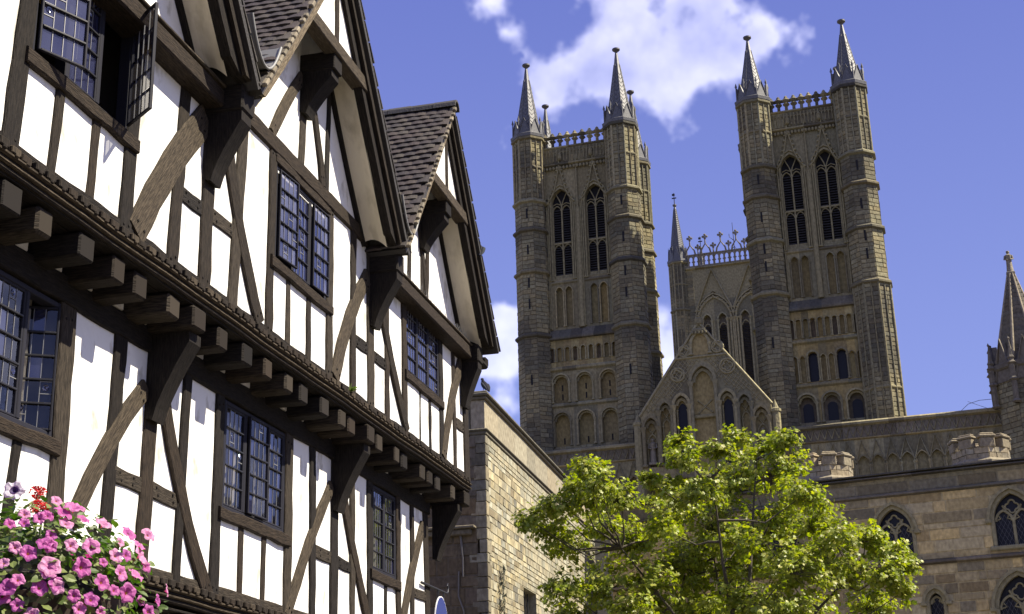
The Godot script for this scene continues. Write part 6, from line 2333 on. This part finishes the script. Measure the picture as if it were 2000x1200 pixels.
# ---------------------------------------------------------------- birds, sign, weeds
func pigeon(at: Transform3D, label: String) -> void:
	var B := node("pigeon", self, at)
	tag(B, label, "pigeon", "pigeons on the roofs")
	var m := simple(Color.WHITE, 0.8, 0.0, true)
	m.metallic_specular = 0.2
	var mb := MB.new()
	mb.col = Color(0.022, 0.023, 0.028)
	mb.tube([Vector3(-0.15, -0.01, 0), Vector3(-0.115, 0.03, 0), Vector3(-0.065, 0.085, 0), Vector3(-0.015, 0.14, 0), Vector3(0.025, 0.19, 0), Vector3(0.045, 0.235, 0), Vector3(0.052, 0.265, 0), Vector3(0.062, 0.292, 0), Vector3(0.08, 0.3, 0), Vector3(0.095, 0.296, 0), Vector3(0.12, 0.286, 0)], [0.014, 0.028, 0.05, 0.066, 0.06, 0.038, 0.028, 0.029, 0.022, 0.009, 0.002], 12)
	put(mb, "body", m, B)
	for s: float in [-1.0, 1.0]:
		var w := MB.new()
		w.col = Color(0.035, 0.037, 0.042)
		var p := [Vector3(0.025, 0.2, s * 0.05), Vector3(-0.025, 0.155, s * 0.07), Vector3(-0.075, 0.09, s * 0.056), Vector3(-0.135, 0.0, s * 0.024)]
		w.tube(p, [0.018, 0.034, 0.03, 0.006], 8)
		put(w, "wing", m, B)
		var l := MB.new()
		l.col = Color(0.25, 0.06, 0.05)
		l.tube([Vector3(0.005, 0.09, s * 0.025), Vector3(0.01, 0.012, s * 0.025), Vector3(0.04, 0.006, s * 0.025)], [0.007, 0.006, 0.004], 5)
		put(l, "leg", m, B)
		var e := MB.new()
		e.col = Color(0.3, 0.1, 0.02)
		e.lathe([[0.005, -0.002], [0.004, 0.003], [0.0, 0.005]], 6, Vector3(0.074, 0.304, s * 0.022), 0.0, false)
		put(e, "eye", m, B)


func build_small_things() -> void:
	rng.seed = 77
	var W := frame(12.4, 9.0)
	var H := frame(13.6, 6.0)
	pigeon(W * Transform3D(Basis(Vector3.UP, 0.9).scaled(Vector3.ONE * 1.4), Vector3(37.15, 12.19, -0.02)), "grey pigeon standing upright on the corner of the stone parapet")
	pigeon(H * Transform3D(Basis(Vector3.UP, 0.3), Vector3(20.6, 9.74, 0.5)), "dark pigeon perched on the tiled verge of the far gable")
	# oval sign on an iron bar past the end of the house
	var S := node("hanging_sign", self, H * Transform3D(Basis.IDENTITY, Vector3(21.2, 4.0, -0.43)))
	tag(S, "blue oval sign with white rim hanging from an iron bar at the house's far end", "sign")
	var bar := MB.new()
	bar.tube([Vector3(-0.75, 0.62, -0.03), Vector3(0.45, 0.6, 0), Vector3(0.52, 0.62, 0), Vector3(0.56, 0.7, 0), Vector3(0.53, 0.76, 0), Vector3(0.5, 0.72, 0)], [0.022, 0.02, 0.016, 0.014, 0.012, 0.01], 7)
	bar.tube([Vector3(0.02, 0.6, 0), Vector3(0.02, 0.5, 0)], [0.012, 0.012], 5)
	bar.tube([Vector3(0.3, 0.6, 0), Vector3(0.3, 0.44, 0)], [0.012, 0.012], 5)
	put(bar, "bar", M.iron, S)
	var rim := PackedVector2Array()
	var face := PackedVector2Array()
	for i in 32:
		var a := TAU * i / 32
		rim.append(Vector2(0.15 + cos(a) * 0.36, sin(a) * 0.52))
		face.append(Vector2(0.15 + cos(a) * 0.345, sin(a) * 0.503))
	var rm := MB.new()
	rm.extrude(rim, -0.008, 0.008)
	put(rm, "rim", simple(lin(0.7, 0.7, 0.7), 0.5), S)
	var fc := MB.new()
	fc.extrude(face, -0.012, 0.012)
	put(fc, "face", simple(lin(0.03, 0.042, 0.17), 0.4), S)
	for q: Array in [[-0.1, 0.02], [0.4, -0.1]]:
		var d := MB.new()
		d.xf = Transform3D(Basis(Vector3.RIGHT, PI / 2), Vector3(q[0], q[1], 0.0))
		d.lathe([[0.0, 0.016], [0.075, 0.016], [0.075, 0.01]], 14, Vector3.ZERO, 0.0, true, Vector2(1.0, 1.6))
		put(d, "white_spot", simple(lin(0.75, 0.75, 0.75), 0.5), S)
	# weeds rooted in the jetty moulding, dry climber on the wing
	var gm := simple(Color.WHITE, 0.6, 0.0, true)
	gm.backlight_enabled = true
	gm.backlight = Color(0.6, 0.8, 0.2)
	var P := node("weed", self, H * Transform3D(Basis.IDENTITY, Vector3(15.95, 6.34, 0.06)))
	tag(P, "tuft of yellow-green weed growing on the jetty moulding of the house", "weed")
	for i in 26:
		var b := MB.new()
		b.col = Color(0.16, 0.2, 0.04) * rr(0.6, 1.3)
		var d := Vector3(rr(-1, 1), rr(0.3, 1.0), rr(-0.1, 1)).normalized() * rr(0.06, 0.15)
		var s := d.cross(Vector3(rr(-1, 1), 0, 1)).normalized() * 0.012
		b.quad(Vector3.ZERO - s * 0.4, Vector3.ZERO + s * 0.4, d * 0.6 + s, d * 0.6 - s)
		b.tri(d * 0.6 - s, d * 0.6 + s, d + Vector3(0, -0.02, 0))
		put(b, "blade", gm, P)
	var C := node("climbing_plant", self, W * Transform3D(Basis.IDENTITY, Vector3(38.3, 3.4, 0.04)))
	tag(C, "thin dark climber on the sunlit rubble wall near its corner", "climber")
	var stem := MB.new()
	for s: Array in [[-0.05, 3.0, 0.02], [0.15, 4.1, 0.1], [-0.2, 3.4, -0.1]]:
		var p: Array = []
		var r: Array = []
		for i in 9:
			var t := i / 8.0
			p.append(Vector3(s[0] * t * 2.0 + 0.06 * sin(t * 11.0 + s[2] * 9.0), s[1] * t, 0.03))
			r.append(0.03 * (1.1 - t))
		stem.tube(p, r, 5)
	put(stem, "stem", M.oak_dark, C)
	var lf := leaf_mesh(simple(lin(0.03, 0.034, 0.016), 0.8), [[-130, 0.4], [-70, 0.5], [0, 0.6], [70, 0.5], [130, 0.4]], 0.2)
	for i in 120:
		var y := rr(2.2, 4.2)
		var o := put_mesh(lf, "leaf", C)
		var sz := rr(0.06, 0.13)
		o.transform = Transform3D(Basis(Vector3.RIGHT, rr(0.9, 2.0)).rotated(Vector3.BACK, rr(-1.5, 1.5)).scaled(Vector3.ONE * sz), Vector3(rng.randfn() * 0.13 + (y - 3.0) * 0.1, y, rr(0.03, 0.09)))
